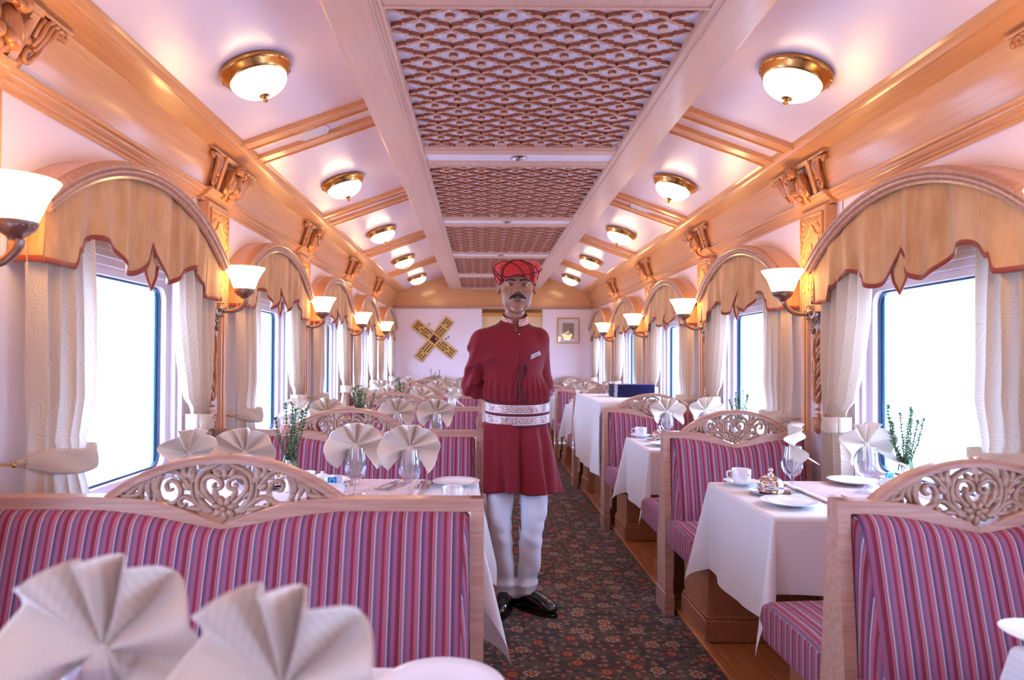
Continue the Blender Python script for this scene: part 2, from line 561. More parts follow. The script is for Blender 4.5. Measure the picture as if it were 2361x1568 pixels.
def brocade_mat():
    q = NM('silver gold brocade', lin(200, 180, 160), .4, metal=.35)
    v = q.coord(); sp = q.n('SeparateXYZ'); q.l(v, sp.inputs[0])
    an = q.math('MULTIPLY', sp.outputs[0], 1.0)
    vo = q.n('TexVoronoi', voronoi_dimensions='3D'); vo.inputs['Scale'].default_value = 85.0; vo.inputs['Randomness'].default_value = .35; q.l(v, vo.inputs['Vector'])
    s_ = q.math('SINE', q.math('MULTIPLY', vo.outputs['Distance'], 16.0))
    q.color(q.ramp(s_, [(.15, lin(150, 100, 100)), (.40, lin(206, 178, 160)), (.8, lin(232, 214, 206))]))
    return q.m
M['brocade'] = brocade_mat()
# ================================================================ the carriage shell
def struct(o): o['kind'] = 'structure'; return o
def T(n): return S(n) - 0.045           # pilaster / wall-lamp line
WC = 0.01                               # window centre relative to bay centre

mb = MB(); mb.box(-1.5, 1.5, Y_FRONT, Y_BACK, -.06, 0)
struct(mb.build('floor', M['carpet'], smooth=0))
for nm, a, b in (('trim_platform_right', .785, 1.5), ('trim_platform_left', -1.5, -.215)):
    mb = MB(); mb.box(a, b, Y_FRONT, Y_BACK, 0, .018, .004)
    e0 = a if a > 0 else b
    mb.box(e0 - .004, e0 + .03 if a > 0 else e0 + .004, Y_FRONT, Y_BACK, .018, .024, .002) if a > 0 else mb.box(e0 - .03, e0 + .004, Y_FRONT, Y_BACK, .018, .024, .002)
    struct(mb.build(nm, M['platform']))

def rrect(hy, z0, z1, r, k=5):
    pts = []
    for cy, cz, a0 in ((hy - r, z1 - r, 0), (-hy + r, z1 - r, 90), (-hy + r, z0 + r, 180), (hy - r, z0 + r, 270)):
        for i in range(k + 1):
            a = math.radians(a0 + 90 * i / k)
            pts.append((cy + r * math.cos(a), cz + r * math.sin(a)))
    return pts

HOLE_Y, HZ0, HZ1 = .46, .69, 1.60
wnum = 1
for sgn in (-1, 1):
    side = 'right' if sgn > 0 else 'left'
    mir = sgn < 0
    mb = MB()
    edges = [Y_FRONT]
    for n in range(NB0, NB1 + 1):
        c = C(n) + WC
        y0 = edges[-1]
        mb.box(1.5, 1.6, y0, c - HOLE_Y, 0, 2.3)
        mb.box(1.5, 1.6, c - HOLE_Y, c + HOLE_Y, 0, HZ0)
        mb.box(1.5, 1.6, c - HOLE_Y, c + HOLE_Y, HZ1, 2.3)
        edges.append(c + HOLE_Y)
    mb.box(1.5, 1.6, edges[-1], Y_BACK + .1, 0, 2.3)
    struct(mb.build('wall_' + side, M['wall_paint'], smooth=0, mirror=mir))
    # windows
    for n in range(NB0, NB1 + 1):
        c = C(n) + WC
        root = struct(empty('window_%d' % wnum, (sgn * 1.5, c, 0)))
        wnum += 1
        mb = MB()
        o0 = rrect(.475, HZ0 - .03, HZ1 + .015, .008); o1 = rrect(.445, HZ0 + .02, HZ1 - .02, .02); o2 = rrect(.43, HZ0 + .035, HZ1 - .045, .03)
        i0 = rrect(.40, .755, 1.525, .055); i1 = rrect(.392, .763, 1.517, .05)
        def R(pts, x): return [(x, p[0], p[1]) for p in pts]
        mb.loft([R(o0, .004), R(o0, -.018), R(o1, -.018), R(o1, .006), R(o2, .006), R(o2, .03), R(i0, .034), R(i0, .066)], True, False, False)
        mb.build('window_frame', M['frame_paint'], root, mirror=mir)
        mb = MB(); mb.loft([R(i0, .06), R(i1, .058), R(i1, .075), R(i0, .075), R(i0, .06)], True, False, False)
        mb.build('gasket', M['gasket'], root, mirror=mir)
        mb = MB(); mb.loft([R(rrect(.396, .759, 1.521, .05), .066), R(rrect(.396, .759, 1.521, .05), .070)])
        mb.build('glass_pane', M['pane'], root, mirror=mir, smooth=0)
        mb = MB(); mb.box(.070, .082, .372, .392, .77, 1.51); mb.box(.070, .082, -.392, -.372, .77, 1.51)
        mb.build('pane_edge', M['pane_edge'], root, mirror=mir)
        # deep header rail above the glass
        mb = MB(); mb.box(-.02, .0, -.47, .47, 1.60, 1.63, .004); mb.box(-.012, .0, -.47, .47, 1.64, 1.655, .003)
        mb.build('header_rail', M['frame_paint'], root, mirror=mir)
        # sill
        mb = MB(); mb.box(-.03, 0, -.49, .49, .635, .66, .006)
        mb.build('window_sill', M['wood_y'], root, mirror=mir)
    # crown, fascia, beam along the whole side
    def along(name, prof, mat, y0=Y_FRONT, y1=Y_BACK):
        m_ = MB(); m_.prism(prof, y0, y1, 'y')
        return struct(m_.build(name, mat, mirror=mir, smooth=30))
    crown = [(1.52, 1.965), (1.492, 1.965), (1.490, 1.976), (1.482, 1.980), (1.478, 1.988), (1.470, 1.990), (1.462, 1.999), (1.460, 2.006), (1.448, 2.010), (1.445, 2.020), (1.452, 2.026), (1.52, 2.028)]
    along('trim_crown_' + side, crown, M['wood_y'])
    along('trim_fascia_' + side, [(1.60, 2.02), (1.462, 2.020), (1.440, 2.07), (1.418, 2.125), (1.398, 2.187), (1.60, 2.25)], M['wood_y'])
    along('trim_beam_' + side, [(1.60, 2.183), (1.402, 2.183), (1.396, 2.186), (1.345, 2.203), (1.318, 2.214), (1.312, 2.211), (1.300, 2.217), (1.288, 2.228), (1.284, 2.243), (1.292, 2.262), (1.60, 2.29)], M['wood_y'])
    along('ceiling_panel_' + side, [(1.31, 2.236), (.60, 2.488), (.60, 2.52), (1.31, 2.27)], M['ceiling'])
    for k, n in enumerate(range(-2, 6)):
        # pilasters
        t = T(n)
        if n == 5: t = Y_BACK - .07
        root = struct(empty('trim_pilaster_%s_%d' % (side, k + 1), (0, t, 0)))
        mb = MB()
        mb.box(1.446, 1.502, -.128, .128, 1.46, 1.965, .004)          # upper block
        mb.box(1.452, 1.502, -.128, -.098, 0, 1.46, .003); mb.box(1.452, 1.502, .098, .128, 0, 1.46, .003)
        mb.box(1.462, 1.502, -.098, -.088, 0, 1.46, .003); mb.box(1.462, 1.502, .088, .098, 0, 1.46, .003)
        mb.prism([(p[0] - .022, p[1] + (.001 if i in (0, 11) else 0)) for i, p in enumerate(crown)], -.15, .15, 'y')
        mb.build('pilaster_frame', M['wood_z'], root, mirror=mir)
        mb = MB(); mb.box(1.482, 1.502, -.09, .09, 0, 1.46)
        mb.build('pilaster_field', M['frame_paint'], root, mirror=mir, smooth=0)
        if n == 5: continue
    # panel seams
    for k, n in enumerate(range(-2, 5)):
        mb = MB(); mb.box(1.4985, 1.502, T(n) + .185, T(n) + .188, 1.62, 1.965); mb.box(1.4985, 1.502, T(n + 1) - .188, T(n + 1) - .185, 1.62, 1.965)
        struct(mb.build('trim_seam_%s_%d' % (side, k + 1), M['dark_gap'], mirror=mir, smooth=0))
    # dado under the windows
    mb = MB()
    mb.box(1.47, 1.502, Y_FRONT, Y_BACK, .018, .16, .006); mb.box(1.485, 1.502, Y_FRONT, Y_BACK, .16, .60)
    struct(mb.build('baseboard_' + side, M['wood_y'], mirror=mir))
    # cross bars of the sloping ceiling
    for k, n in enumerate(range(-2, 6)):
        if n == 5: continue
        s_ = S(n)
        mb = MB()
        def bar(y0, y1, dz):
            d = Vector((1.30 - .62, 2.236 - 2.478)).normalized()   # along the slope
            nx, nz = -abs(d.y), -abs(d.x)
            def q(x, off):
                z = 2.2395 + (1.30 - x) * (2.481 - 2.2395) / (1.30 - .62)
                return (x + nx * off * .3, z + nz * off)
            a, b = q(1.30, dz), q(.62, dz); c_, d_ = q(.62, -.01), q(1.30, -.01)
            mb.prism([a, b, c_, d_], y0, y1, 'y')
        bar(s_ - .165, s_ - .085, .014); bar(s_ - .180, s_ - .160, .024)
        bar(s_ + .055, s_ + .140, .014); bar(s_ + .040, s_ + .060, .024); bar(s_ - .088, s_ - .078, .02); bar(s_ + .134, s_ + .144, .02)
        struct(mb.build('trim_ceiling_bar_%s_%d' % (side, k + 1), M['wood_x'], mirror=mir, smooth=0))

# roof above everything so that no daylight leaks in
mb = MB(); mb.box(-1.6, 1.6, Y_FRONT - .1, Y_BACK + .1, 2.53, 2.56)
struct(mb.build('ceiling_roof', M['ceiling'], smooth=0))

# central duct with recessed fretwork panels
DX, DW, DI, DZ = .02, .65, .485, 2.247
mb = MB()
for s_ in (-1, 1):
    a, b = DX + s_ * DI, DX + s_ * DW
    mb.box(a, b, Y_FRONT, Y_BACK, DZ, DZ + .012, .002)
    mb.box(b - s_ * .012, b, Y_FRONT, Y_BACK, DZ + .006, 2.50)
    mb.box(b - s_ * .004, b + s_ * .006, Y_FRONT, Y_BACK, DZ + .004, DZ + .022, .002)
    mb.box(a, a - s_ * .010, Y_FRONT, Y_BACK, DZ - .006, DZ + .05, .002)
    mb.box(a + s_ * .018, a + s_ * .024, Y_FRONT, Y_BACK, DZ - .004, DZ + .002, .001)
for n in range(-2, 6):
    s_ = S(n) if n < 5 else Y_BACK
    mb.box(DX - DI, DX + DI, s_ - .045, s_ + .03, DZ + .001, DZ + .012, .002)
    mb.box(DX - DI, DX + DI, s_ - .050, s_ - .040, DZ - .005, DZ + .05, .002)
    if n < 5:
        mb.box(DX - DI, DX + DI, s_ + .165, s_ + .24, DZ + .001, DZ + .012, .002)
        mb.box(DX - DI, DX + DI, s_ + .23, s_ + .24, DZ - .005, DZ + .05, .002)
        mb.box(DX - DI + .01, DX + DI - .01, s_ + .028, s_ + .036, DZ + .001, DZ + .03, .002)
        mb.box(DX - DI + .01, DX + DI - .01, s_ + .160, s_ + .168, DZ + .001, DZ + .03, .002)
struct(mb.build('trim_duct', M['duct']))
mb = MB(); mb.box(DX - DI - .02, DX + DI + .02, Y_FRONT, Y_BACK, DZ + .0235, DZ + .05)
for n in range(-2, 5):
    mb.box(DX - DI + .01, DX + DI - .01, S(n) + .03, S(n) + .165, DZ + .007, DZ + .03)
struct(mb.build('ceiling_duct_back', M['lattice_back'], smooth=0))

# fretwork: bracket-shaped ogee rings, each row half a step over
def motif(a=.095, b=.067):
    q = []
    for i in range(7):                                   # rounded end
        t = i / 6
        an = lerp(0, 86, t)
        q.append((a * (.47 + .53 * math.cos(math.radians(an)) ** .75), b * .45 * math.sin(math.radians(an)) ** .8))
    q[-1] = (a * .50, b * .45)
    q.append((a * .50, b * .55))
    for i in range(1, 6):
        t = i / 5
        q.append((a * lerp(.50, 0, t), b * (.55 + .37 * math.sin(t * PI / 2) ** .9 + .08 * t ** 4)))
    full = q + [(-x, y) for x, y in q[-2::-1]]
    full += [(x, -y) for x, y in full[-2:0:-1]]
    return full
def inset(poly, d):
    n = len(poly); out = []
    for i in range(n):
        p0, p1, p2 = Vector(poly[i - 1]), Vector(poly[i]), Vector(poly[(i + 1) % n])
        e1 = (p1 - p0).normalized(); e2 = (p2 - p1).normalized()
        n1 = Vector((-e1.y, e1.x)); n2 = Vector((-e2.y, e2.x))
        m = n1 + n2
        m = m / max(m.length, 1e-6)
        k = d / max(.45, m.dot(n1))
        out.append(tuple(p1 + m * k))
    return out
PL0, PL1 = .24, P - .05                                 # fretwork extent inside a bay, from S(n)
mo = motif(); mi_ = inset(mo, .0068)
if abs(mi_[0][0]) > abs(mo[0][0]): mi_ = inset(mo, -.0068)
mb = MB()
ylen = PL1 - PL0
rows = int(ylen / .067)
zb, zt = DZ + .010, DZ + .0235
x_lo, x_hi = -DI + .012, DI - .012
def ring_at(cx, cy):
    def cl(p): return (min(max(p[0] + cx, x_lo), x_hi), min(max(p[1] + cy, .004), ylen - .004))
    o_, i_ = [cl(p) for p in mo], [cl(p) for p in mi_]
    n = len(o_)
    A = [(p[0], p[1], zb) for p in o_]; B = [(p[0], p[1], zb) for p in i_]
    A2 = [(p[0], p[1], zt) for p in o_]; B2 = [(p[0], p[1], zt) for p in i_]
    mb.loft([A2, A, B, B2], True, False, False)
for r in range(rows + 2):
    cy = .02 + r * .067
    if cy > ylen + .03: break
    xs = [-.38 + .19 * k for k in range(5)] if r % 2 == 0 else [-.475 + .19 * k for k in range(6)]
    for cx in xs:
        ring_at(cx, cy)
        if abs(cx) < DI - .03 and .012 < cy < ylen - .012:
            mb.lathe([(.0155, zb + .002), (.0155, zt)], (cx, cy, 0), 12)
used = [False]
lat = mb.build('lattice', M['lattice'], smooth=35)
proot = empty('fretwork_ceiling_panel', (DX, 0, 0), 'x', 'ceiling panel')
lat.parent = proot
fm = MB()
fm.loft([[(-DI, -.0, DZ + .001), (DI, 0, DZ + .001), (DI, ylen, DZ + .001), (-DI, ylen, DZ + .001)],
         [(-DI + .014, .014, DZ + .006), (DI - .014, .014, DZ + .006), (DI - .014, ylen - .014, DZ + .006), (-DI + .014, ylen - .014, DZ + .006)],
         [(-DI + .014, .014, DZ + .0236), (DI - .014, .014, DZ + .0236), (DI - .014, ylen - .014, DZ + .0236), (-DI + .014, ylen - .014, DZ + .0236)]], True, False, False)
fm.build('panel_frame', M['duct'], proot, smooth=0)
for n, lb in ((0, 'largest pierced wooden fretwork panel at the near end of the ceiling duct'),
              (1, 'pierced wooden fretwork panel of the ceiling duct, just beyond the nearest downlight'),
              (2, 'pierced wooden fretwork panel of the ceiling duct, third from the camera'),
              (3, 'pierced wooden fretwork panel of the ceiling duct, directly above the red turban'),
              (4, 'smallest pierced wooden fretwork panel, where the ceiling duct meets the end wall'),
              (-1, 'pierced wooden fretwork panel of the ceiling duct overhead, above the picture')):
    put(proot, used, (DX, S(n) + PL0, 0), 0, lb, 'fretwork panels of the ceiling duct')

# end wall
mb = MB()
mb.box(-1.5, -.163, Y_BACK, Y_BACK + .1, 0, 1.985); mb.box(.73, 1.5, Y_BACK, Y_BACK + .1, 0, 1.985); mb.box(-1.5, 1.5, Y_BACK + .02, Y_BACK + .1, 1.985, 2.53)
struct(mb.build('wall_back', M['wall_paint'], smooth=0))
mb = MB()
mb.prism([(-1.462, 1.985), (1.462, 1.985), (1.398, 2.187), (1.29, 2.24), (.62, 2.49), (-.62, 2.49), (-1.29, 2.24), (-1.398, 2.187)], Y_BACK - .03, Y_BACK + .03, 'y')
struct(mb.build('trim_frieze_back', M['yellowpine'] if 'yellowpine' in M else M['wood_x'], smooth=0))
mb = MB(); mb.prism([(Y_BACK + .02, 1.962), (Y_BACK - .02, 1.962), (Y_BACK - .035, 1.975), (Y_BACK - .05, 1.985), (Y_BACK - .05, 2.0), (Y_BACK + .02, 2.0)][::-1], -1.5, 1.5, 'x')
struct(mb.build('trim_crown_back', M['rail']))
droot = struct(empty('door_1', (.2835, Y_BACK + .04, 0)))
mb = MB(); mb.box(-.4465, .4465, .02, .06, 0, 1.90)
mb.build('door_panel', M['door_panel'], droot)
mb = MB(); mb.box(-.4465, .4465, -.03, .05, 1.86, 1.905, .006); mb.box(-.4465, .4465, 0, .05, 1.905, 1.99)
mb.build('door_header', M['gold_trim'], droot)
mb = MB()
for i in range(40): mb.box(-.43 + i * .0216, -.43 + i * .0216 + .011, -.005, 0, 1.915, 1.955)
mb.build('vent_grille', M['dark_gap'], droot, smooth=0)
# near end wall, behind the camera
mb = MB(); mb.box(-1.6, 1.6, Y_FRONT - .1, Y_FRONT, 0, 2.53)
struct(mb.build('wall_front', M['wall_paint'], smooth=0))
# ================================================================ lamps, valances, curtains, carvings
ORD = {0: 'nearest', 1: 'second', 2: 'third', 3: 'fourth', 4: 'farthest'}
SIDE = {-1: 'left', 1: 'right'}

# ---- ceiling lamps -------------------------------------------------
root = empty('ceiling_lamp', (0, 0, 0), 'x', 'ceiling lamp')
mb = MB(); mb.lathe([(.02, .004), (.133, .004), (.137, -.002), (.135, -.010), (.129, -.014), (.127, -.020), (.120, -.026), (.117, -.034), (.108, -.040), (.10, -.036), (.10, -.01), (.02, -.004)], n=48, cap=False)
for a in range(12):
    an = 2 * PI * a / 12
    mb.ball((.131 * math.cos(an), .131 * math.sin(an), -.012), (.006, .006, .006), 6, 4)
mb.build('mounting_ring', M['brass'], root)
mb = MB(); mb.lathe([(.109 * math.cos(math.radians(t)), -.034 - .068 * math.sin(math.radians(t))) for t in range(0, 85, 7)] + [(.004, -.102)], n=40, cap=True)
mb.build('glass_bowl', M['bowl'], root, smooth=180)
mb = MB(); mb.lathe([(.003, -.098), (.019, -.101), (.021, -.104), (.012, -.108), (.007, -.113), (.010, -.119), (.006, -.127), (.001, -.129)], n=16)
mb.build('finial', M['brass'], root)
used = [False]
slope = math.atan2(2.481 - 2.236, 1.30 - .62)
for n in range(-2, 5):
    for sgn in (-1, 1):
        lb = {0: 'nearest', 1: 'second nearest', 2: 'middle', 3: 'second farthest', 4: 'farthest'}.get(n)
        lb = ('%s lit brass-rimmed dome lamp on the %s ceiling slope' % (lb, SIDE[sgn])) if lb else ('lit brass-rimmed dome lamp behind the viewer, %s ceiling slope, %s' % (SIDE[sgn], 'over the near table' if n == -1 else 'by the entrance wall'))
        a = 1.035
        o = put(root, used, (sgn * a, C(n) + .05, 2.2355 + (1.30 - a) * .3555 - .004), 0, lb, 'dome lamps of the ceiling')
        o.rotation_euler = (0, sgn * slope * .98, 0)

# ---- speakers and downlights --------------------------------------
root = empty('ceiling_speaker', (0, 0, 0), 'x', 'speaker')
mb = MB(); mb.lathe([(.03, 0), (.076, 0), (.080, -.003), (.078, -.008), (.068, -.010), (.066, -.007)], n=40, cap=False); mb.build('rim', M['white_plastic'], root)
def perf():
    q = NM('perforated white grille', lin(232, 224, 236), .5)
    v = q.coord(); vo = q.n('TexVoronoi', voronoi_dimensions='2D'); vo.inputs['Scale'].default_value = 260; vo.inputs['Randomness'].default_value = 0; q.l(v, vo.inputs['Vector'])
    q.color(q.mix(q.math('LESS_THAN', vo.outputs['Distance'], .28), lin(232, 224, 236), lin(170, 160, 176)))
    return q.m
mb = MB(); mb.lathe([(.0665, -.006), (.055, -.0085), (.03, -.010), (.004, -.0105)], n=40); mb.build('grille', perf(), root)
used = [False]
for sgn, n, lb in ((-1, 1, 'round white speaker between the first pair of bars, left ceiling slope'), (1, 2, 'round white speaker between ceiling bars, right ceiling slope')):
    a = 1.0
    o = put(root, used, (sgn * a, S(n) - .015, 2.2355 + (1.30 - a) * .3555 - .002), 0, lb, 'round ceiling speakers')
    o.rotation_euler = (0, sgn * slope, 0)
root = empty('downlight', (0, 0, 0), 'x', 'downlight')
mb = MB(); mb.lathe([(.012, .002), (.036, .0), (.038, -.004), (.030, -.007), (.024, -.004), (.021, .0)], n=32, cap=False); mb.build('trim_ring', M['silver'], root)
mb = MB(); mb.lathe([(.024, .0), (.018, -.003), (.010, -.008), (.001, -.010)], n=24)
for a in range(6): mb.ball((.013 * math.cos(a * PI / 3), .013 * math.sin(a * PI / 3), -.005), .004, 6, 4)
mb.build('crystal_lens', M['silver'], root)
used = [False]
for n in range(0, 5):
    lb = {0: 'small chrome downlight of the ceiling duct, overhead before the nearest fretwork', 1: 'largest visible chrome downlight between the first two fretwork panels', 2: 'small chrome downlight between the second and third fretwork panels',
          3: 'tiny chrome downlight between the third and fourth fretwork panels', 4: 'tiny chrome downlight above the turban, between the last two fretwork panels'}[n]
    put(root, used, (DX, S(n) + .098, DZ + .0065), 0, lb, 'chrome downlights of the ceiling duct')

# ---- wall lamps ----------------------------------------------------
def make_sconce(mir):
    SX = 1.322 if mir else 1.304
    r = empty('wall_lamp', (0, 0, 0), 'x', 'wall lamp')
    k = -1 if mir else 1
    mb = MB(); zs = [1.552, 1.562, 1.575, 1.59, 1.61, 1.632, 1.650, 1.660, 1.665, 1.662]; rs = [.030, .048, .054, .060, .067, .078, .090, .0965, .0985, .095]
    mb.lathe(list(zip(rs, zs)) + [(.086, 1.648), (.070, 1.62), (.056, 1.585), (.03, 1.560)], (SX, 0, 0), 40, cap=False)
    mb.build('glass_shade', M['shade'], r, smooth=180, mirror=mir)
    mb = MB(); mb.lathe([(.004, 1.512), (.014, 1.514), (.020, 1.522), (.030, 1.528), (.044, 1.540), (.050, 1.552), (.052, 1.560), (.047, 1.562), (.03, 1.556)], (SX, 0, 0), 28)
    for i in range(20):
        a = 2 * PI * i / 20; mb.ball((SX + .046 * math.cos(a), .046 * math.sin(a), 1.548), .0035, 6, 4)
    mb.build('cup', M['antique'], r, mirror=mir)
    mb = MB()
    pts = catmull([(1.452, 0, 1.468), (1.42, 0, 1.457), (1.385, 0, 1.452), (1.345, 0, 1.465), (1.318, 0, 1.493), (1.310, 0, 1.517)], 7)
    mb.tube(pts, [lerp(.009, .013, i / (len(pts) - 1)) for i in range(len(pts))], 12)
    mb.lathe([(.010, -.012), (.017, -.006), (.011, 0), (.017, .006), (.010, .012)], (1.418, 0, 1.457), 12, Matrix.Rotation(PI / 2, 3, 'Y'))
    mb.ball((1.436, 0, 1.463), (.012, .012, .012), 10, 6)
    mb.build('arm', M['antique'], r, mirror=mir)
    mb = MB()
    mb.ball((1.452, 0, 1.46), (.016, .030, .052), 18, 12)
    mb.ball((1.458, 0, 1.46), (.012, .040, .064), 18, 12)
    for i in range(16):
        a = 2 * PI * i / 16; mb.ball((1.452, .036 * math.cos(a), 1.46 + .059 * math.sin(a)), (.006, .006, .008), 6, 4)
    mb.tube(catmull([(1.452, 0, 1.40), (1.448, .012, 1.385), (1.45, .004, 1.368), (1.452, -.008, 1.36)], 5), .006, 8)
    mb.tube(catmull([(1.452, 0, 1.40), (1.448, -.012, 1.385), (1.45, -.004, 1.368), (1.452, .008, 1.36)], 5), .006, 8)
    mb.tube(catmull([(1.452, 0, 1.52), (1.446, .010, 1.535), (1.45, .0, 1.552)], 5), .005, 8)
    for dz in (.032, -.030):
        for dy in (-.026, .026): mb.lathe([(.003, 0), (.003, .012), (.006, .014), (.001, .02)], (1.446, dy, 1.46 + dz), 8, Matrix.Rotation(-PI / 2, 3, 'Y'))
    mb.build('backplate', M['antique'], r, mirror=mir)
    return r
for sgn in (-1, 1):
    root = make_sconce(sgn < 0); used = [False]
    for n in range(-1, 5):
        lb = {0: 'nearest lit frosted wall lamp on the %s wall, cut by the frame edge', 1: 'second lit frosted wall lamp on the %s wall, largest fully in view', 2: 'third lit frosted wall lamp along the %s wall', 3: 'fourth lit frosted wall lamp along the %s wall', 4: 'smallest, farthest lit frosted wall lamp on the %s wall', -1: 'lit frosted wall lamp behind the viewer on the %s wall'}[n] % SIDE[sgn]
        put(root, used, (0, T(n), 0), 0, lb, 'wall lamps on the %s wall' % SIDE[sgn])

# ---- carved pilaster panels (parts of the pilasters) and pendants -----------------
def spiral(cx, cy, r, a0, turns, k=14, shrink=.25):
    return [(cx + r * (1 - (1 - shrink) * i / k) * math.cos(a0 + turns * 2 * PI * i / k), cy + r * (1 - (1 - shrink) * i / k) * math.sin(a0 + turns * 2 * PI * i / k)) for i in range(k + 1)]
def panel_relief():
    mb = MB(); X = 1.444
    def tb(p2, r, k=1, fl=None):
        pts = [(X, p[0], p[1]) for p in p2]
        if k > 1: pts = catmull(pts, k)
        mb.tube(pts, r, 6, cap=True)
    # frame around the sunk panel
    mb.box(1.438, 1.448, -.112, -.104, 1.475, 1.935, .002); mb.box(1.438, 1.448, .104, .112, 1.475, 1.935, .002); mb.box(1.438, 1.448, -.112, .112, 1.928, 1.937, .002)
    # cusped arch
    arch = [(-.088, 1.47), (-.094, 1.60), (-.088, 1.66), (-.094, 1.70), (-.084, 1.735), (-.088, 1.77), (-.07, 1.80), (-.062, 1.832), (-.036, 1.845), (-.02, 1.868), (0, 1.885)]
    tb(arch, .0045, 4); tb([(-y, z) for y, z in arch], .0045, 4)
    rnd = random.Random(5)
    for s_ in (-1, 1):
        for k in range(11):
            y = lerp(.094, .012, k / 10.0) ; z = 1.915 - .004 * (k % 3)
            tb(spiral(s_ * y, z, .010, rnd.random() * 6, s_ * 1.2), .0028)
        for k in range(7):
            tb(spiral(s_ * .094, 1.89 - k * .028, .009, rnd.random() * 6, s_ * 1.2), .0028)
        for k in range(5):
            tb(spiral(s_ * lerp(.078, .045, k / 4), 1.86 + .008 * k, .009, rnd.random() * 6, -s_ * 1.2), .0028)
        for k in range(6):
            z = 1.83 - k * .052
            mb.ball((X, s_ * .078, z), (.007, .007, .014), 8, 6)
    # growing stem with a fan flower
    tb([(0, 1.53), (.006, 1.58), (-.004, 1.64), (0, 1.70)], .004, 5)
    for a in range(-4, 5):
        an = a * .36
        mb.ball((X - .002, .032 * math.sin(an), 1.715 + .032 * math.cos(an)), (.006, .007, .018), 8, 6, Matrix.Rotation(-an, 3, 'X'))
    mb.ball((X - .004, 0, 1.71), (.008, .016, .016), 10, 6)
    mb.ball((X - .002, 0, 1.775), (.006, .006, .022), 8, 6)
    for k in range(4):
        for s_ in (-1, 1):
            tb([(0, 1.54 + k * .035), (s_ * .022, 1.55 + k * .035), (s_ * .034, 1.572 + k * .035), (s_ * .026, 1.585 + k * .035)], .0045, 3)
    return mb
def pendant_relief():
    mb = MB(); X = 1.474
    rnd = random.Random(8)
    def wdt(z):
        return interp(z, [.88, .90, .93, .965, .98, 1.0, 1.04, 1.12, 1.2, 1.3, 1.36], [.008, .022, .027, .016, .012, .010, .026, .036, .036, .028, .018])
    rings = []
    for i in range(46):
        z = lerp(.872, 1.365, i / 45.0); wv = wdt(z)
        rings.append([(X - .012 * math.sin(PI * j / 10) * (wv / .036 + .35) + .012, -wv * math.cos(PI * j / 10) * .86, z) for j in range(11)])
    mb.loft(rings, False, False, False)
    def tb(p3, r, k=4): mb.tube(catmull(p3, k), r, 6)
    for i in range(9):                                   # wrapped leaves
        z = 1.02 + i * .038; wv = wdt(z + .02)
        for s_ in (-1, 1):
            sh = .012 * (i % 2)
            tb([(X - .004, 0, z + sh), (X - .012, s_ * wv * .55, z + .016 + sh), (X - .006, s_ * wv * .95, z + .045 + sh), (X - .002, s_ * wv * 1.1, z + .055 + sh)], [.007, .0075, .006, .003][0], 4)
            mb.ball((X - .004, s_ * wv * 1.08, z + .055 + sh), .0055, 6, 4)
    tb([(X - .014, -.006, 1.36), (X - .016, .008, 1.27), (X - .016, -.008, 1.2), (X - .014, .006, 1.12), (X - .012, 0, 1.04)], .008, 6)
    mb.lathe([(.009, .985), (.014, .99), (.009, .996)], (X - .002, 0, 0), 12)
    mb.lathe([(.004, .868), (.02, .885), (.026, .905), (.024, .93), (.016, .955), (.018, .962), (.014, .97)], (X + .002, 0, 0), 16)
    for i in range(5):
        for j in range(-2, 3):
            z = .89 + i * .014
            mb.ball((X - .022 + .003 * abs(j), j * .009 + (.0045 if i % 2 else 0), z), (.004, .0035, .006), 6, 4)
    mb.box(X + .004, X + .010, -.006, .006, .87, 1.37)
    return mb
for sgn in (-1, 1):
    up = panel_relief().build('carved_panel', M['wood_z'], None, mirror=sgn < 0, smooth=60)
    pil = [o for o in bpy.data.objects if o.name.startswith('trim_pilaster_' + SIDE[sgn])]
    pd = pendant_relief().build('carved_pendant', M['carved'], None, mirror=sgn < 0, smooth=60)
    tag(pd, 'x', 'wall carving')
    first = True
    for o in sorted(pil, key=lambda q: q.location.y):
        if o.location.y > 9.5: continue
        u = up if first else up.copy()
        if not first: COL.objects.link(u)
        u.parent = o; first = False
    u2 = [False]
    for n in range(0, 5):
        lb = {0: 'carved leaf drop under the cut-off wall lamp, %s wall', 1: 'long carved wooden leaf drop under the largest %s wall lamp', 2: 'carved wooden leaf drop under the third %s wall lamp', 3: 'carved wooden leaf drop under the fourth %s wall lamp', 4: 'carved wooden leaf drop under the farthest %s wall lamp'}[n] % SIDE[sgn]
        put(pd, u2, (0, T(n), 0), 0, lb, 'carved leaf drops on the pilasters')

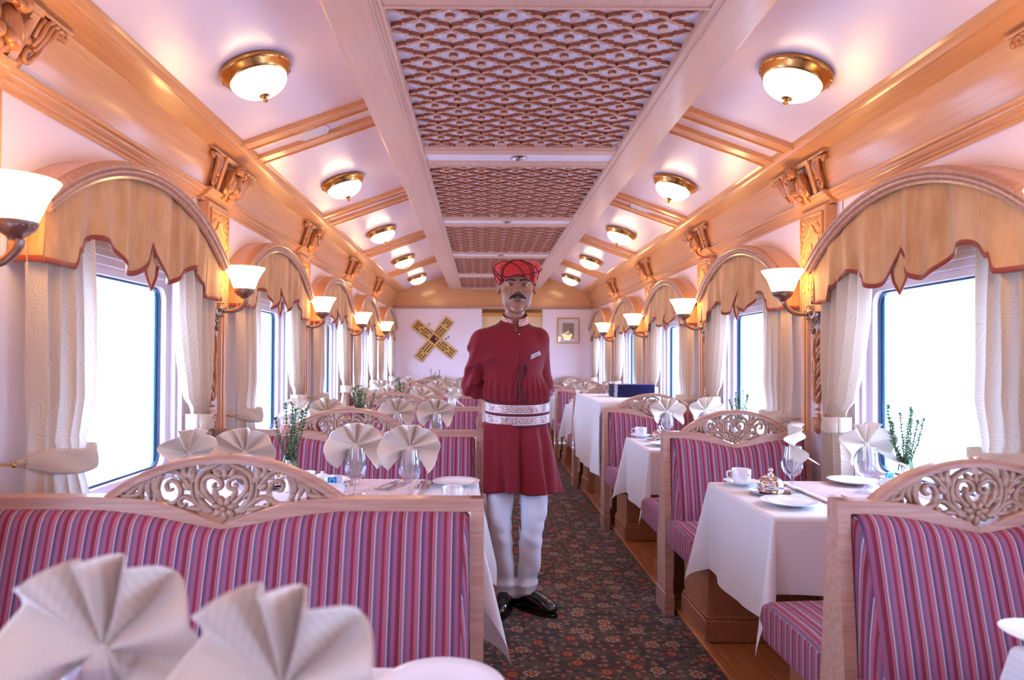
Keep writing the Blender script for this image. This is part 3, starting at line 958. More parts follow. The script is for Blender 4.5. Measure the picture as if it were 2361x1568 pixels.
# ---- corbels on the fascia -----------------------------------------
def fas(v, off):
    """point on the sloping fascia, v = 0 bottom .. 1 top, off = distance out of it"""
    x = interp(v, [0, .3, .63, 1], [1.462, 1.440, 1.418, 1.398]); z = lerp(2.026, 2.187, v)
    return x - off * .93, z - off * .36
def fp(y, v, off):
    x, z = fas(v, off); return (x, y, z)
def corbel(mir):
    r = empty('carved_corbel', (0, 0, 0), 'x', 'carved bracket')
    mb = MB()
    # tapered frame: wide at the top, narrow below
    def slab(poly, o0, o1):
        mb.loft([[fp(y, v, o0) for y, v in poly], [fp(y, v, o1) for y, v in poly]])
    slab([(-.145, 1.0), (-.115, 0), (-.085, 0), (-.112, 1.0)][::-1], -.005, .032); slab([(.145, 1.0), (.115, 0), (.085, 0), (.112, 1.0)], -.005, .032)
    slab([(-.145, .88), (-.145, 1.0), (.145, 1.0), (.145, .88)], -.005, .036)
    slab([(-.10, 0), (-.13, 1), (.13, 1), (.10, 0)], -.005, .006)
    slab([(-.28, .95), (-.28, 1.0), (-.145, 1.0), (-.145, .95)], -.005, .030); slab([(.145, .95), (.145, 1.0), (.28, 1.0), (.28, .95)], -.005, .030)
    mb.build('corbel_frame', M['wood_z'], r, mirror=mir, smooth=30)
    # two parrots leaning together
    mb = MB()
    for s_ in (-1, 1):
        mb.ball(fp(s_ * .045, .45, .045), (.026, .036, .060), 14, 10, Matrix.Rotation(s_ * .25, 3, 'X'))
        mb.ball(fp(s_ * .030, .83, .062), (.024, .026, .024), 12, 8)
        mb.ball(fp(s_ * .012, .78, .072), (.014, .012, .012), 8, 6)
        mb.tube(catmull([fp(s_ * .012, .80, .085), fp(s_ * .004, .74, .09), fp(s_ * .004, .68, .08)], 4), [.008, .008, .008, .008, .006, .005, .004, .003, .002], 6)
        for k in range(6):
            mb.tube(catmull([fp(s_ * (.075 - k * .006), .72 - k * .05, .055), fp(s_ * (.083 - k * .008), .45 - k * .05, .060), fp(s_ * (.062 - k * .008), .10 - k * .02, .040)], 5), .0065, 6)
        mb.tube(catmull([fp(s_ * .05, .2, .05), fp(s_ * .03, .02, .045), fp(s_ * .035, -.06, .03)], 4), .012, 8)
        mb.ball(fp(s_ * .02, .30, .07), (.016, .016, .022), 10, 6)
    mb.ball(fp(0, .14, .055), (.018, .026, .022), 10, 6); mb.ball(fp(0, .95, .055), (.018, .030, .012), 10, 6)
    mb.build('bird_carving', M['carved'], r, mirror=mir, smooth=180)
    for s_ in (-1, 1):
        mb = MB()
        slab([(s_ * .132, 0.02), (s_ * .165, 0.02), (s_ * .195, .45), (s_ * .225, .80), (s_ * .262, .95), (s_ * .15, .95)][::s_], -.004, .008)
        def tb(pp, rr): mb.tube(catmull([fp(s_ * a, b, c) for a, b, c in pp], 5), rr, 6)
        tb([(.255, .88, .020), (.225, .88, .026), (.200, .60, .026), (.188, .35, .024), (.165, .15, .022), (.148, .20, .022), (.150, .32, .02), (.162, .32, .018)], .0085)
        tb([(.225, .92, .024), (.200, .86, .028), (.186, .60, .026), (.174, .36, .022)], .0075)
        tb([(.200, .94, .024), (.178, .86, .028), (.170, .62, .026), (.160, .42, .022)], .0075)
        tb([(.170, .90, .022), (.155, .74, .024), (.154, .55, .022)], .0065)
        mb.ball(fp(s_ * .144, .46, .016), (.012, .014, .014), 8, 6); mb.ball(fp(s_ * .142, .10, .016), (.012, .016, .018), 8, 6)
        for k in range(3): mb.ball(fp(s_ * (.238 + k * .014), .86 - k * .01, .012 + .004 * k), (.010, .010, .022 - k * .004), 8, 6)
        mb.build('scroll_wing', M['carved'], r, mirror=mir, smooth=180)
    return r
for sgn in (-1, 1):
    root = corbel(sgn < 0); used = [False]
    for n in range(0, 5):
        lb = {0: 'nearest carved parrot bracket under the %s ceiling edge, cut by the frame', 1: 'carved bracket with two parrots above the largest wall lamp, %s side', 2: 'carved parrot bracket above the third wall lamp, %s side', 3: 'carved parrot bracket above the fourth wall lamp, %s side', 4: 'smallest carved parrot bracket above the farthest wall lamp, %s side'}[n] % SIDE[sgn]
        put(root, used, (0, T(n) + .03, 0), 0, lb, 'carved parrot brackets')
# red thread with a charm hanging from the second right bracket
t0 = T(2)
root = empty('festive_thread', (1.42, t0 - .06, 2.03), 'red thread with a silver charm hanging from a carved bracket, right side', 'thread')
mb = MB(); mb.tube(catmull([(.0, .10, .03), (-.03, .05, -.01), (-.035, -.02, -.05), (-.01, -.10, -.08), (.005, -.13, -.085)], 6), .004, 8)
mb.build('cord', M['red_thread'], root)
mb = MB(); mb.ball((.005, -.132, -.10), (.007, .007, .012), 8, 6); mb.ball((.005, -.132, -.125), (.010, .010, .014), 8, 6)
mb.build('charm', M['silver'], root)

# ---- valances -------------------------------------------------------
HL = .648                                    # half length of the arch
def arch_z(u):                               # underside line of the arch moulding, u = distance from the middle
    R_ = 1.03; zc = 1.862 - R_
    return zc + math.sqrt(max(R_ * R_ - u * u, 0))
HEMC = []
def hem_z(y):
    u = abs(y)
    xs = [0, .02, .05, .09, .13, .17, .22, .28, .33, .375, .42, .452, .472, .486, .52, .70]
    zs = [1.642, 1.604, 1.566, 1.534, 1.519, 1.522, 1.545, 1.582, 1.602, 1.604, 1.584, 1.552, 1.546, 1.503, 1.495, 1.495]
    if not HEMC:
        p = catmull([(-a, b, 0) for a, b in zip(xs[3:0:-1], zs[3:0:-1])][:0] + [(a, b, 0) for a, b in zip(xs, zs)], 8)
        HEMC.extend([(q.x, q.y) for q in p])
    return interp(u, [q[0] for q in HEMC], [q[1] for q in HEMC])
def valance(mir, seed):
    rnd = random.Random(seed)
    r = empty('valance', (0, 0, 0), 'x', 'pelmet')
    FX = 1.376
    ph = [rnd.random() * 6 for _ in range(6)]
    def pl(y, v):
        a = math.sin(y * 46 + ph[0] + .8 * math.sin(y * 9 + ph[1])) * .45 + math.sin(y * 71 + ph[2] + math.sin(y * 7)) * .12 * (1.6 - v) + math.sin(y * 21 + ph[3] + .5 * v) * .5
        return .022 * a * (.3 + .7 * v)
    mb = MB()
    def f(u, v):
        y = lerp(-HL + .01, HL - .01, u); zt = arch_z(y) + .01; zb = hem_z(y)
        z = lerp(zt, zb, v); x = FX + .016 + pl(y, v) * (1 if abs(y) < .5 else .35) + .006 * v
        return (x, y, z)
    mb.grid(f, 220, 14)
    # side returns, slightly splayed
    for s_ in (-1, 1):
        def g(u, v, s_=s_):
            x = lerp(FX + .016, 1.494, u); z = lerp(arch_z(HL) + .01, 1.495, v)
            return (x, s_ * (HL - .01 + .014 * v * (1 - .3 * u)), z)
        mb.grid(g, 6, 8)
    mb.build('velvet_front', M['velvet'], r, mirror=mir, smooth=180, solid=.003)
    mb = MB()
    def h(u, v):
        y = lerp(-HL + .012, HL - .012, u); zb = hem_z(y); x = FX + .016 + pl(y, 1) * (1 if abs(y) < .5 else .35) + .006
        return (x - .003 - .0, y, zb + lerp(.013, -.005, v))
    mb.grid(h, 360, 2)
    for s_ in (-1, 1):
        def g(u, v, s_=s_):
            x = lerp(FX + .012, 1.494, u); return (x, s_ * (HL - .006 + .014 * (1 - .3 * u)), lerp(1.509, 1.491, v))
        mb.grid(g, 6, 2)
    mb.build('hem_border', M['border'], r, mirror=mir, smooth=180, solid=.0035)
    # small diamond tab behind the notch
    mb = MB(); dy = .002
    pts = [(-.052, 1.580), (0, 1.63), (.052, 1.580), (.040, 1.530), (0, 1.478), (-.040, 1.530)]
    mb.loft([[(FX + .030, y, z) for y, z in pts], [(FX + .033, y, z) for y, z in pts]])
    tb = mb.build('hanging_tab', M['velvet'], r, mirror=mir, smooth=0)
    mb = MB()
    low = [(-.050, 1.572), (-.038, 1.528), (0, 1.478), (.038, 1.528), (.050, 1.572)]
    mb.tube([(FX + .028, y, z) for y, z in low], .0055, 6); mb.build('tab_border', M['border'], tb, mirror=mir)
    # wooden arch: stepped moulding swept along the arc + bent board back to the wall
    prof = [(0.0, 0), (-.004, .0), (-.010, .008), (-.006, .014), (-.016, .018), (-.018, .026), (-.012, .030), (-.020, .036), (-.020, .044), (-.010, .050), (-.004, .056), (.010, .058), (.010, 0)]
    rings = []
    for i in range(49):
        y = lerp(-HL, HL, i / 48); R_ = 1.03; an = math.asin(max(-1, min(1, y / R_)))
        c_, s2 = math.cos(an), math.sin(an); z0 = arch_z(y)
        rings.append([(FX + a, y + b * s2, z0 + b * c_) for a, b in prof])
    mb = MB(); mb.loft(rings)
    mb.build('arch_moulding', M['rail'], r, mirror=mir, smooth=35)
    rings = []
    for i in range(33):
        y = lerp(-HL, HL, i / 32); an = math.asin(y / 1.03); c_, s2 = math.cos(an), math.sin(an); z0 = arch_z(y)
        rings.append([(FX + .008, y + b * s2, z0 + b * c_) for b in (.040, .056)] + [(1.499, y + b * s2, z0 + b * c_) for b in (.056, .040)])
    mb = MB(); mb.loft(rings)
    mb.build('arch_board', M['wood_y'], r, mirror=mir, smooth=35)
    return r
for sgn in (-1, 1):
    root = valance(sgn < 0, 3 if sgn < 0 else 7); used = [False]
    for n in range(-1, 5):
        lb = {0: 'largest arched wooden pelmet with gold velvet valance, nearest %s window', 1: 'arched pelmet with velvet valance over the second %s window', 2: 'arched pelmet with velvet valance over the third %s window', 3: 'arched pelmet with velvet valance over the fourth %s window', 4: 'smallest arched pelmet with velvet valance, farthest %s window', -1: 'arched pelmet with velvet valance over the %s window beside the viewer'}[n] % SIDE[sgn]
        put(root, used, (0, C(n) + .005, 0), 0, lb, 'arched pelmets along the %s wall' % SIDE[sgn])

# ---- curtains -------------------------------------------------------
def curtain(mir, near, seed):
    """near: the drape on the camera side of a window (hangs fuller); far: gathered hard to the pilaster"""
    rnd = random.Random(seed)
    s_ = -1 if near else 1
    r = empty('curtain', (0, 0, 0), 'x', 'curtain')
    ph = [rnd.random() * 6.28 for _ in range(5)]
    ZT, ZB, ZK = 1.60, .50, .925 if near else .955
    def prof(z):
        """inner edge and outer edge distance from the window middle at height z"""
        if near:
            inn = interp(z, [ZB, .80, ZK - .06, ZK + .05, 1.1, 1.4, ZT], [.30, .36, .385, .375, .350, .355, .37])
            out = interp(z, [ZB, ZK, 1.2, ZT], [.66, .655, .665, .655])
        else:
            inn = interp(z, [ZB, .78, ZK - .04, ZK + .05, 1.05, 1.2, 1.4, ZT], [.41, .405, .44, .43, .365, .29, .235, .225])
            out = interp(z, [ZB, ZK, 1.1, ZT], [.60, .595, .60, .61])
        return inn, out
    NP = 5
    def f(u, v):
        z = lerp(ZT, ZB, v); inn, out = prof(z)
        w_ = out - inn
        amp = .022 * min(1, .45 + abs(z - ZK) * 3.0)
        uu = u + .025 * math.sin(v * 5 + ph[0])
        a = math.sin(2 * PI * NP * uu + ph[1] + .6 * math.sin(v * 3 + ph[2]))
        x = 1.428 - amp * a - .006 * math.sin(2 * PI * 2 * u + ph[3] + v * 4)
        x -= (.012 * math.sin(PI * u)) * (1 if abs(z - ZK) < .04 else .5)
        y = lerp(inn, out, u) + .006 * math.cos(2 * PI * NP * uu + ph[1])
        return (x, s_ * y, z)
    mb = MB(); mb.grid(f, 110, 60)
    mb.build('drape', M['curtain'], r, mirror=mir, smooth=180)
    inn, out = prof(ZK); h = .037 if near else .034
    def g(u, v):
        z = lerp(ZK + h, ZK - h, v) + .016 * (u - .5) * 1.2 - .012 * math.sin(PI * u); 
        ins = inn - .012
        if u < .85:
            t = u / .85; y = lerp(ins, out - .05, t); x = 1.376 + .010 * math.sin(PI * t) * -1 + .02 * (abs(2 * t - 1) ** 4)
            hh = 1.0
        else:
            t = (u - .85) / .15; y = lerp(out - .05, out + .015, t); x = lerp(1.396, 1.455, t); hh = lerp(1, .15, t)
        zc = ZK; z = zc + (z - zc) * hh
        x += .003 * math.sin(v * 6 + u * 9)
        return (x, s_ * y, z)
    mb = MB(); mb.grid(g, 40, 8)
    def g2(u, v):
        y = inn - .012; return (lerp(1.396, 1.455, u), s_ * (y - .006 * math.sin(PI * u)), lerp(ZK + h - .01, ZK - h - .01, v))
    mb.grid(g2, 5, 8)
    mb.build('tieback', M['curtain'], r, mirror=mir, smooth=180, solid=.004)
    mb = MB(); mb.ball((1.452, s_ * (out + .020), ZK), .008, 10, 6); mb.tube([(1.452, s_ * (out + .020), ZK), (1.50, s_ * (out + .020), ZK)], .004, 8)
    mb.build('hook', M['brass'], r, mirror=mir)
    return r
for sgn in (-1, 1):
    for near in (True, False):
        root = curtain(sgn < 0, near, 11 + sgn + 5 * near); used = [False]
        for n in range(-1, 5):
            w_ = {0: 'nearest', 1: 'second', 2: 'third', 3: 'fourth', 4: 'farthest', -1: 'first unseen'}[n]
            lb = '%s beige curtain of the %s %s window, %s' % ('full, near-side' if near else 'gathered, far-side', w_, SIDE[sgn], 'tied with a wide band' if near else 'glowing with daylight')
            put(root, used, (0, C(n) + WC, 0), 0, lb, 'tied curtains along the %s wall' % SIDE[sgn])
# ================================================================ benches and tables
RZ = .875
def dip(u):
    return interp(abs(u), [0, .012, .043, .10, .157, .21, .26, .31], [.069, .064, .053, .030, .013, .005, .002, 0])
def dip2(u):
    return interp(abs(u), [0, .043, .10, .157, .21, .29, .34], [.073, .067, .056, .044, .036, .027, .026])

def crest_mesh(k):
    """pierced carving under the arch; k scales its width"""
    mb = MB(); D = .0115
    def T2(pts, r0, r1=None, kk=6):
        r1 = r0 if r1 is None else r1
        for s_ in (-1, 1):
            p3 = catmull([(s_ * x / 3500.0 * k, 0, RZ + z / 3500.0) for x, z in pts], kk)
            n = len(p3)
            rr = [lerp(r0, r1, i / (n - 1)) for i in range(n)]
            rings = mb.tube(p3, rr, 8, flat=((0, 1, 0), 1, D))
    def leaf(pts, w, kk=6):
        for s_ in (-1, 1):
            p3 = catmull([(s_ * x / 3500.0 * k, 0, RZ + z / 3500.0) for x, z in pts], kk)
            n = len(p3)
            rr = [max(.0012, w * math.sin(PI * min(1, .12 + .88 * (i / (n - 1))) ** .8)) for i in range(n)]
            mb.tube(p3, rr, 8, flat=((0, 1, 0), 1, D))
    # lyre round the centre
    T2([(110, -150), (215, -40), (245, 80), (225, 180), (150, 240), (70, 275), (30, 320)], .0085, .006)
    T2([(30, 320), (20, 350), (45, 365), (62, 340), (48, 318)], .006, .004)
    T2([(150, -150), (265, -30), (290, 90), (262, 190)], .007, .004)
    # inner heart with volutes
    T2([(85, -60), (165, 10), (195, 80), (178, 150), (110, 172), (45, 140), (30, 85), (70, 60), (100, 85), (84, 112)], .0085, .0045)
    leaf([(60, -40), (90, 30), (85, 90)], .008)
    leaf([(170, -20), (225, 30), (240, 70)], .007)
    # upright leaf and top tuft
    leaf([(265, 120), (300, 200), (262, 300)], .0135)
    leaf([(330, 160), (365, 230), (320, 310)], .010)
    # big volute with acanthus leaf
    T2([(300, 70), (350, 140), (420, 205), (510, 222), (590, 190), (640, 110)], .007, .008)
    T2([(560, 190), (600, 100), (600, 20), (560, -55), (480, -70), (410, -30), (390, 50), (430, 120), (490, 130), (520, 90), (500, 50), (465, 55)], .0095, .0045)
    leaf([(600, 190), (620, 80), (600, -40)], .010); leaf([(640, 180), (680, 70), (650, -30)], .010); leaf([(660, 170), (740, 70), (730, -20)], .011); leaf([(660, 190), (780, 110), (840, 60)], .012)
    T2([(560, 215), (680, 160), (790, 70), (860, 5), (900, 0), (925, 30), (905, 55), (885, 40)], .008, .004)
    T2([(740, 20), (800, 0), (860, -5)], .0085, .0075)
    # lower scroll
    T2([(120, -140), (210, -90), (290, -30), (360, -10), (400, -50), (380, -90), (345, -80)], .0085, .0055)
    leaf([(200, -120), (280, -110), (350, -100)], .008)
    leaf([(310, 60), (355, 95), (350, 130)], .009)
    leaf([(90, 230), (60, 190), (20, 170)], .008)
    # bud and flower
    mb.ball((0, 0, RZ + 185 / 3500.0), (.008, .010, .014), 10, 8)
    for a in range(7):
        an = PI / 2 + a * 2 * PI / 7 + PI / 7
        c_ = Vector((.019 * math.cos(an), -.004, RZ - .031 + .019 * math.sin(an)))
        mb.ball(c_, (.0155, .009, .0085), 10, 6, Matrix.Rotation(-an, 3, 'Y'))
        mb.ball(c_ + Vector((0, .008, 0)), (.0155, .009, .0085), 10, 6, Matrix.Rotation(-an, 3, 'Y'))
    mb.ball((0, -.013, RZ - .031), (.007, .006, .007), 10, 6); mb.ball((0, .013, RZ - .031), (.007, .006, .007), 10, 6)
    return mb

def bench(hw, aisle, both=True, k=1.0):
    """hw half length; aisle = -1/+1 side on which the aisle lies"""
    r = empty('dining_bench', (0, 0, 0), 'x', 'bench')
    A = .302 * k
    # rail following the heart-shaped dip
    mb = MB()
    xs = sorted(set([-hw + .002, hw - .002] + [round(v, 4) for v in np.linspace(-.33 * k, .33 * k, 61)] + [0]))
    rings = []
    for x in xs:
        zt = RZ - dip(x / k); zb_ = RZ - .006 - dip2(x / k) - (.003 if abs(x) < .02 else 0); b = .003
        rings.append([(x, -.024 + b, zt), (x, .024 - b, zt), (x, .024, zt - b), (x, .024, zb_), (x, -.024, zb_), (x, -.024, zt - b)])
    mb.loft(rings)
    for s_ in (-1, 1):
        a, b = (hw - .033, hw) if s_ > 0 else (-hw, -hw + .033)
        rr = []
        for z, t in ((0, .085), (.10, .085), (.105, .076), (.36, .070), (.365, .075), (.385, .072), (.39, .064), (.60, .045), (.80, .027), (.872, .0245), (.875, .0225)):
            e_ = .006 if z <= .10 else (.002 if z < .37 else 0)
            rr.append([(a - e_, -t, z), (b + e_, -t, z), (b + e_, t, z), (a - e_, t, z)])
        mb.loft(rr)
    mb.build('frame', M['rail'], r, smooth=30)
    # arch over the carving
    R_ = (A * A + .106 ** 2) / (2 * .106); zc = RZ + .106 - R_
    prof = [(0, -.012), (0, .012), (-.004, .016), (-.010, .014), (-.012, .017), (-.022, .016), (-.022, -.016), (-.012, -.017), (-.010, -.014), (-.004, -.016)]
    rings = []; am = math.asin(A / R_) * 1.0
    for i in range(41):
        an = lerp(-am, am, i / 40)
        rings.append([((R_ + a) * math.sin(an), b, max(zc + (R_ + a) * math.cos(an), RZ - .004)) for a, b in prof])
    mb = MB(); mb.loft(rings); mb.build('crest_rail', M['rail'], r, smooth=40)
    crest_mesh(k).build('crest_carving', M['crest'], r, smooth=180)
    for side in ((-1, 1) if both else (-1,)):
        # back cushion
        xs = [-hw + .036, -hw + .038, -hw + .043, -hw + .052, -hw + .066, -hw + .09] + list(np.linspace(-hw + .12, hw - .12, 41)) + [hw - .09, hw - .066, hw - .052, hw - .043, hw - .038, hw - .036]
        rings = []
        for x in xs:
            e_ = min(x + hw - .036, hw - .036 - x)
            s1 = math.sqrt(max(0.0, 1 - (1 - min(1, e_ / .035)) ** 2))
            top = RZ - .004 - dip2(x / k) - .022 * (1 - s1)
            s2 = .35 + .65 * s1
            pts = []
            for t, o in ((0, .132), (.12, .142), (.30, .128), (.5, .108), (.7, .088), (.85, .071), (.93, .060), (.97, .048), (.992, .034), (1.0, .016)):
                pts.append((x, side * max(.004, o * s2), lerp(.43, top, t)))
            pts += [(x, side * .002, top - .002), (x, side * .002, .43)]
            rings.append(pts)
        mb = MB(); mb.loft(rings); mb.build('backrest', M['stripe'], r, smooth=50)
        # seat cushion
        rings = []
        xs = [-hw + .004, -hw + .006, -hw + .014, -hw + .03, -hw + .06] + list(np.linspace(-hw + .1, hw - .1, 17)) + [hw - .06, hw - .03, hw - .014, hw - .006, hw - .004]
        for x in xs:
            e_ = min(x + hw - .004, hw - .004 - x); s1 = math.sqrt(max(0.0, 1 - (1 - min(1, e_ / .03)) ** 2))
            zt = .445 + .014 * s1 + .010 * math.sin(PI * (x + hw) / (2 * hw)); zb_ = .330 + .02 * (1 - s1)
            yf = .455 + .022 * s1
            rings.append([(x, side * .078, zb_), (x, side * .078, zt), (x, side * .20, zt + .006), (x, side * .36, zt + .004), (x, side * (yf - .035), zt - .002), (x, side * (yf - .012), zt - .014),
                          (x, side * yf, zt - .042), (x, side * (yf + .002), zt - .075), (x, side * (yf - .010), zb_ + .008), (x, side * (yf - .03), zb_)])
        mb = MB(); mb.loft(rings); mb.build('seat', M['stripe'], r, smooth=50)
        # box under the seat with a skirting
        mb = MB()
        ax0, ax1 = (-hw + (.085 if aisle < 0 else .01), hw - (.085 if aisle > 0 else .01))
        mb.box(ax0, ax1, side * .088, side * .43, .02, .332, .003)
        mb.box(ax0 - .016, ax1 + .016, side * .09, side * .446, .020, .115, .004); mb.box(ax0 - .010, ax1 + .010, side * .09, side * .440, .115, .130, .003)
        mb.build('seat_box', M['base'], r)
    return r

BL = (-1.468, -.155); BR = (.728, 1.45)
def mesh_owner(): return None
for sgn, (xa, xb), k in ((-1, BL, 1.0), (1, BR, .89)):
    root = bench((xb - xa) / 2, -sgn, True, k); used = [False]
    xc = (xa + xb) / 2
    for n in range(-1, 5):
        if sgn < 0:
            lb = {-1: 'left bench right behind the viewer with striped cushions', 0: 'largest striped bench with heart-dipped rail, in the left foreground', 1: 'striped bench behind the first fan-folded napkins, left of the aisle', 2: 'third striped bench on the left side of the aisle', 3: 'fourth striped bench on the left, mostly behind fan napkins', 4: 'fifth striped bench on the left, near the end wall'}[n]
        else:
            lb = {-1: 'right bench beside the viewer with striped cushions', 0: 'largest striped bench on the right, cut by the frame edge', 1: 'second striped bench on the right, behind the cup and butter dish', 2: 'third striped bench on the right, in front of the draped sideboard', 3: 'striped bench on the right just beyond the draped sideboard', 4: 'fifth striped bench on the right, near the end wall'}[n]
        put(root, used, (xc, S(n), 0), 0, lb, 'striped benches along the aisle')
    root = bench((xb - xa) / 2, -sgn, False, k)
    root.location = (xc, Y_BACK - .09, 0)
    tag(root, 'farthest striped bench against the end wall under the %s' % ('cross-shaped game board' if sgn < 0 else 'framed picture'), 'bench', 'striped benches along the aisle')

def cloth_mesh(x0, x1, y0, y1, z, dx0, dx1, dy0, dy1, seed=1, nu=150, nv=120, fl=.20, rip=1.0):
    """a cloth lying on the rectangle and hanging over its edges by the given lengths"""
    rnd = random.Random(seed); ph = [rnd.random() * 6.28 for _ in range(8)]
    r = .014
    def f(u, v):
        s = lerp(x0 - dx0, x1 + dx1, u); t = lerp(y0 - dy0, y1 + dy1, v)
        a = (s - x1) if s > x1 else ((x0 - s) if s < x0 else 0); sa = 1 if s > x1 else -1
        b = (t - y1) if t > y1 else ((y0 - t) if t < y0 else 0); sb = 1 if t > y1 else -1
        px = min(max(s, x0), x1); py = min(max(t, y0), y1)
        if a == 0 and b == 0:
            return (px, py, z)
        L = math.hypot(a, b); phi = math.atan2(b, a)
        al = L / r
        if al < PI / 2: o = r * math.sin(al); dz = r * (1 - math.cos(al))
        else: o = r; dz = r + (L - r * PI / 2)
        q = max(0, L - .02)
        rp = 0
        if b == 0: rp = math.sin(py * 11 + ph[0]) * .5 + math.sin(py * 23 + ph[1]) * .3; rp *= min(1, min(y1 - py, py - y0) / .10 + .25)
        elif a == 0: rp = math.sin(px * 11 + ph[2]) * .5 + math.sin(px * 19 + ph[3]) * .3; rp *= min(1, min(x1 - px, px - x0) / .10 + .25)
        corner = math.sin(2 * phi) ** 2 if (a > 0 and b > 0) else 0
        side = max(0, 1 - min(abs(py - y0), abs(y1 - py)) / .18) if b == 0 else (max(0, 1 - min(abs(px - x0), abs(x1 - px)) / .18) if a == 0 else 1)
        o += q * (.05 + .045 * rp * rip * (1 - corner) + fl * corner - .07 * side * (1 - corner) * (1 if (a and b) or True else 0))
        o = max(o, .006)
        if a > 0 and b > 0:                               # folds of the hanging corner
            o += q * .05 * math.sin(6 * phi + ph[4 + (sa > 0) + 2 * (sb > 0)]) * math.sin(2 * phi)
        dz *= 1 - .03 * corner
        return (px + sa * o * math.cos(phi) * (1 if a else 0), py + sb * o * math.sin(phi) * (1 if b else 0), z - dz)
    mb = MB(); mb.grid(f, nu, nv); return mb

TZ = .715
def dining_table(hx, hy):
    r = empty('dining_table', (0, 0, 0), 'x', 'table')
    mb = MB(); mb.box(-hx + .004, hx - .004, -hy + .004, hy - .004, TZ - .03, TZ - .002, .004); mb.build('tabletop', M['wood_y'], r)
    mb = MB(); mb.lathe([(.03, .05), (.03, .68), (.05, TZ - .031)], n=16); mb.build('pedestal', M['base'], r)
    mb = MB(); mb.lathe([(.20, .0185), (.20, .035), (.16, .045), (.035, .06)], n=32); mb.build('foot', M['base'], r)
    return r
HY = .308
wd = {-1: 'nearest, foreground', 0: 'first full', 1: 'second', 2: 'third', 3: 'fourth', 4: 'farthest'}
TL, TR = (-1.468, -.185), (.80, 1.468)
tabs = {}
for sgn, (xa, xb) in ((-1, TL), (1, TR)):
    root = dining_table((xb - xa) / 2, HY); used = [False]
    cm = None; cu = [False]
    for n in range(-1, 5):
        side = SIDE[sgn]
        if sgn > 0 and n == 2: continue
        CY = C(n) - (.10 if (n == -1 and sgn < 0) else 0)
        put(root, used, ((xa + xb) / 2, CY, 0), 0, 'dining table hidden under the white cloth, %s %s row' % (wd[n], side), 'dining tables')
        name = {-1: 'white tablecloth of the %s foreground table at the bottom of the picture', 0: 'white tablecloth of the %s table beside the %s' % ('%s', 'turbaned waiter' if sgn < 0 else 'silver butter dish in front'),
                1: 'white tablecloth of the second %s table beyond the nearest full one', 2: 'white tablecloth of the third %s table', 3: 'white tablecloth of the fourth %s table', 4: 'white tablecloth of the farthest %s table by the end wall'}[n] % side
        if cm is None or n == 0:
            da = .37 if sgn > 0 else .40
            cmb = cloth_mesh(xa - (xa + xb) / 2, xb - (xa + xb) / 2, -HY, HY, TZ + .001, da if sgn > 0 else .012, .012 if sgn > 0 else da, .262, .262, seed=5 * sgn + n + 3, fl=.24)
            cm = cmb.build('tablecloth', M['tablecloth'], None, smooth=180); cm.location = ((xa + xb) / 2, CY, 0); cu = [True]
            o = cm
        else:
            o = cm.copy(); COL.objects.link(o); o.location = ((xa + xb) / 2, CY, 0)
        tag(o, name, 'tablecloth', 'white tablecloths')
        # runner across the middle
        if sgn < 0: ra, rb = -1.42, -.385
        else: ra, rb = 1.07, 1.44
        m0 = [v for v in bpy.data.objects if v.name.startswith('table_runner') and v.get('sd') == sgn]
        lbl = 'rose beige woven runner on the %s table, %s row' % (wd[n], side)
        if not m0:
            mb = cloth_mesh(ra, rb, -HY - .003, HY + .003, TZ + .0055, 0, 0, .10, .10, seed=9, nu=40, nv=40, fl=0)
            o = mb.build('table_runner', M['runner'], None, smooth=180, solid=.002); o.location = (0, CY, 0); o['sd'] = sgn
            tag(o, lbl, 'table runner', 'woven table runners')
            mb = MB()
            for e0, e1 in ((rb - .030, rb - .014), (ra + .014, ra + .030)): 
                q = cloth_mesh(e0, e1, -HY - .0035, HY + .0035, TZ + .0072, 0, 0, .10, .10, seed=9, nu=2, nv=40, fl=0); mb.add(q.v, q.f)
            mb.build('runner_border', M['mat_white'], o, smooth=180)
        else:
            c = copy_tree(m0[0]); c.location = (0, CY, 0); tag(c, lbl)
for o in bpy.data.objects:
    if 'sd' in o: del o['sd']

# draped sideboard in the third bay on the right
root = empty('sideboard', (1.10, (S(2) + S(3)) / 2 - .10, 0), 'low sideboard hidden under a long white cloth, right of the aisle', 'sideboard')
mb = MB(); mb.box(-.355, .27, -.60, .62, .885, .905, .004); mb.build('board', M['wood_y'], root)
mb = MB(); mb.box(-.28, .30, -.20, .20, .0185, .885, .004); mb.build('cabinet', M['base'], root)
mb = cloth_mesh(-.368, .272, -.62, .64, .909, .56, .01, .09, .12, seed=21, fl=.05, rip=.7)
o = mb.build('sideboard_cloth', M['buffetcloth'], None, smooth=180); o.location = root.location
tag(o, 'long white cloth over the sideboard carrying the dark folders', 'tablecloth')
mb0 = empty('menu_folder', (0, 0, 0), 'x', 'folder')
mb = MB(); mb.box(-.172, .172, -.12, .12, 0, .0016, .0005); mb.box(-.172, .172, -.12, .12, .0062, .0078, .0005); mb.box(-.172, .172, .118, .120, 0, .0078)
mb.build('cover', M['navy'], mb0)
mb = MB(); mb.box(-.166, .166, -.114, .117, .0016, .0062); mb.build('pages', M['navy_page'], mb0, smooth=0)
mb = MB(); mb.box(-.172, -.145, -.1212, -.118, .0001, .0077); mb.build('metal_corner', M['folder_edge'], mb0)
used = [False]; rnd = random.Random(4)
words_ = ['lowest', 'second', 'third', 'fourth', 'fifth', 'sixth', 'seventh', 'eighth', 'ninth', 'tenth', 'eleventh', 'twelfth']
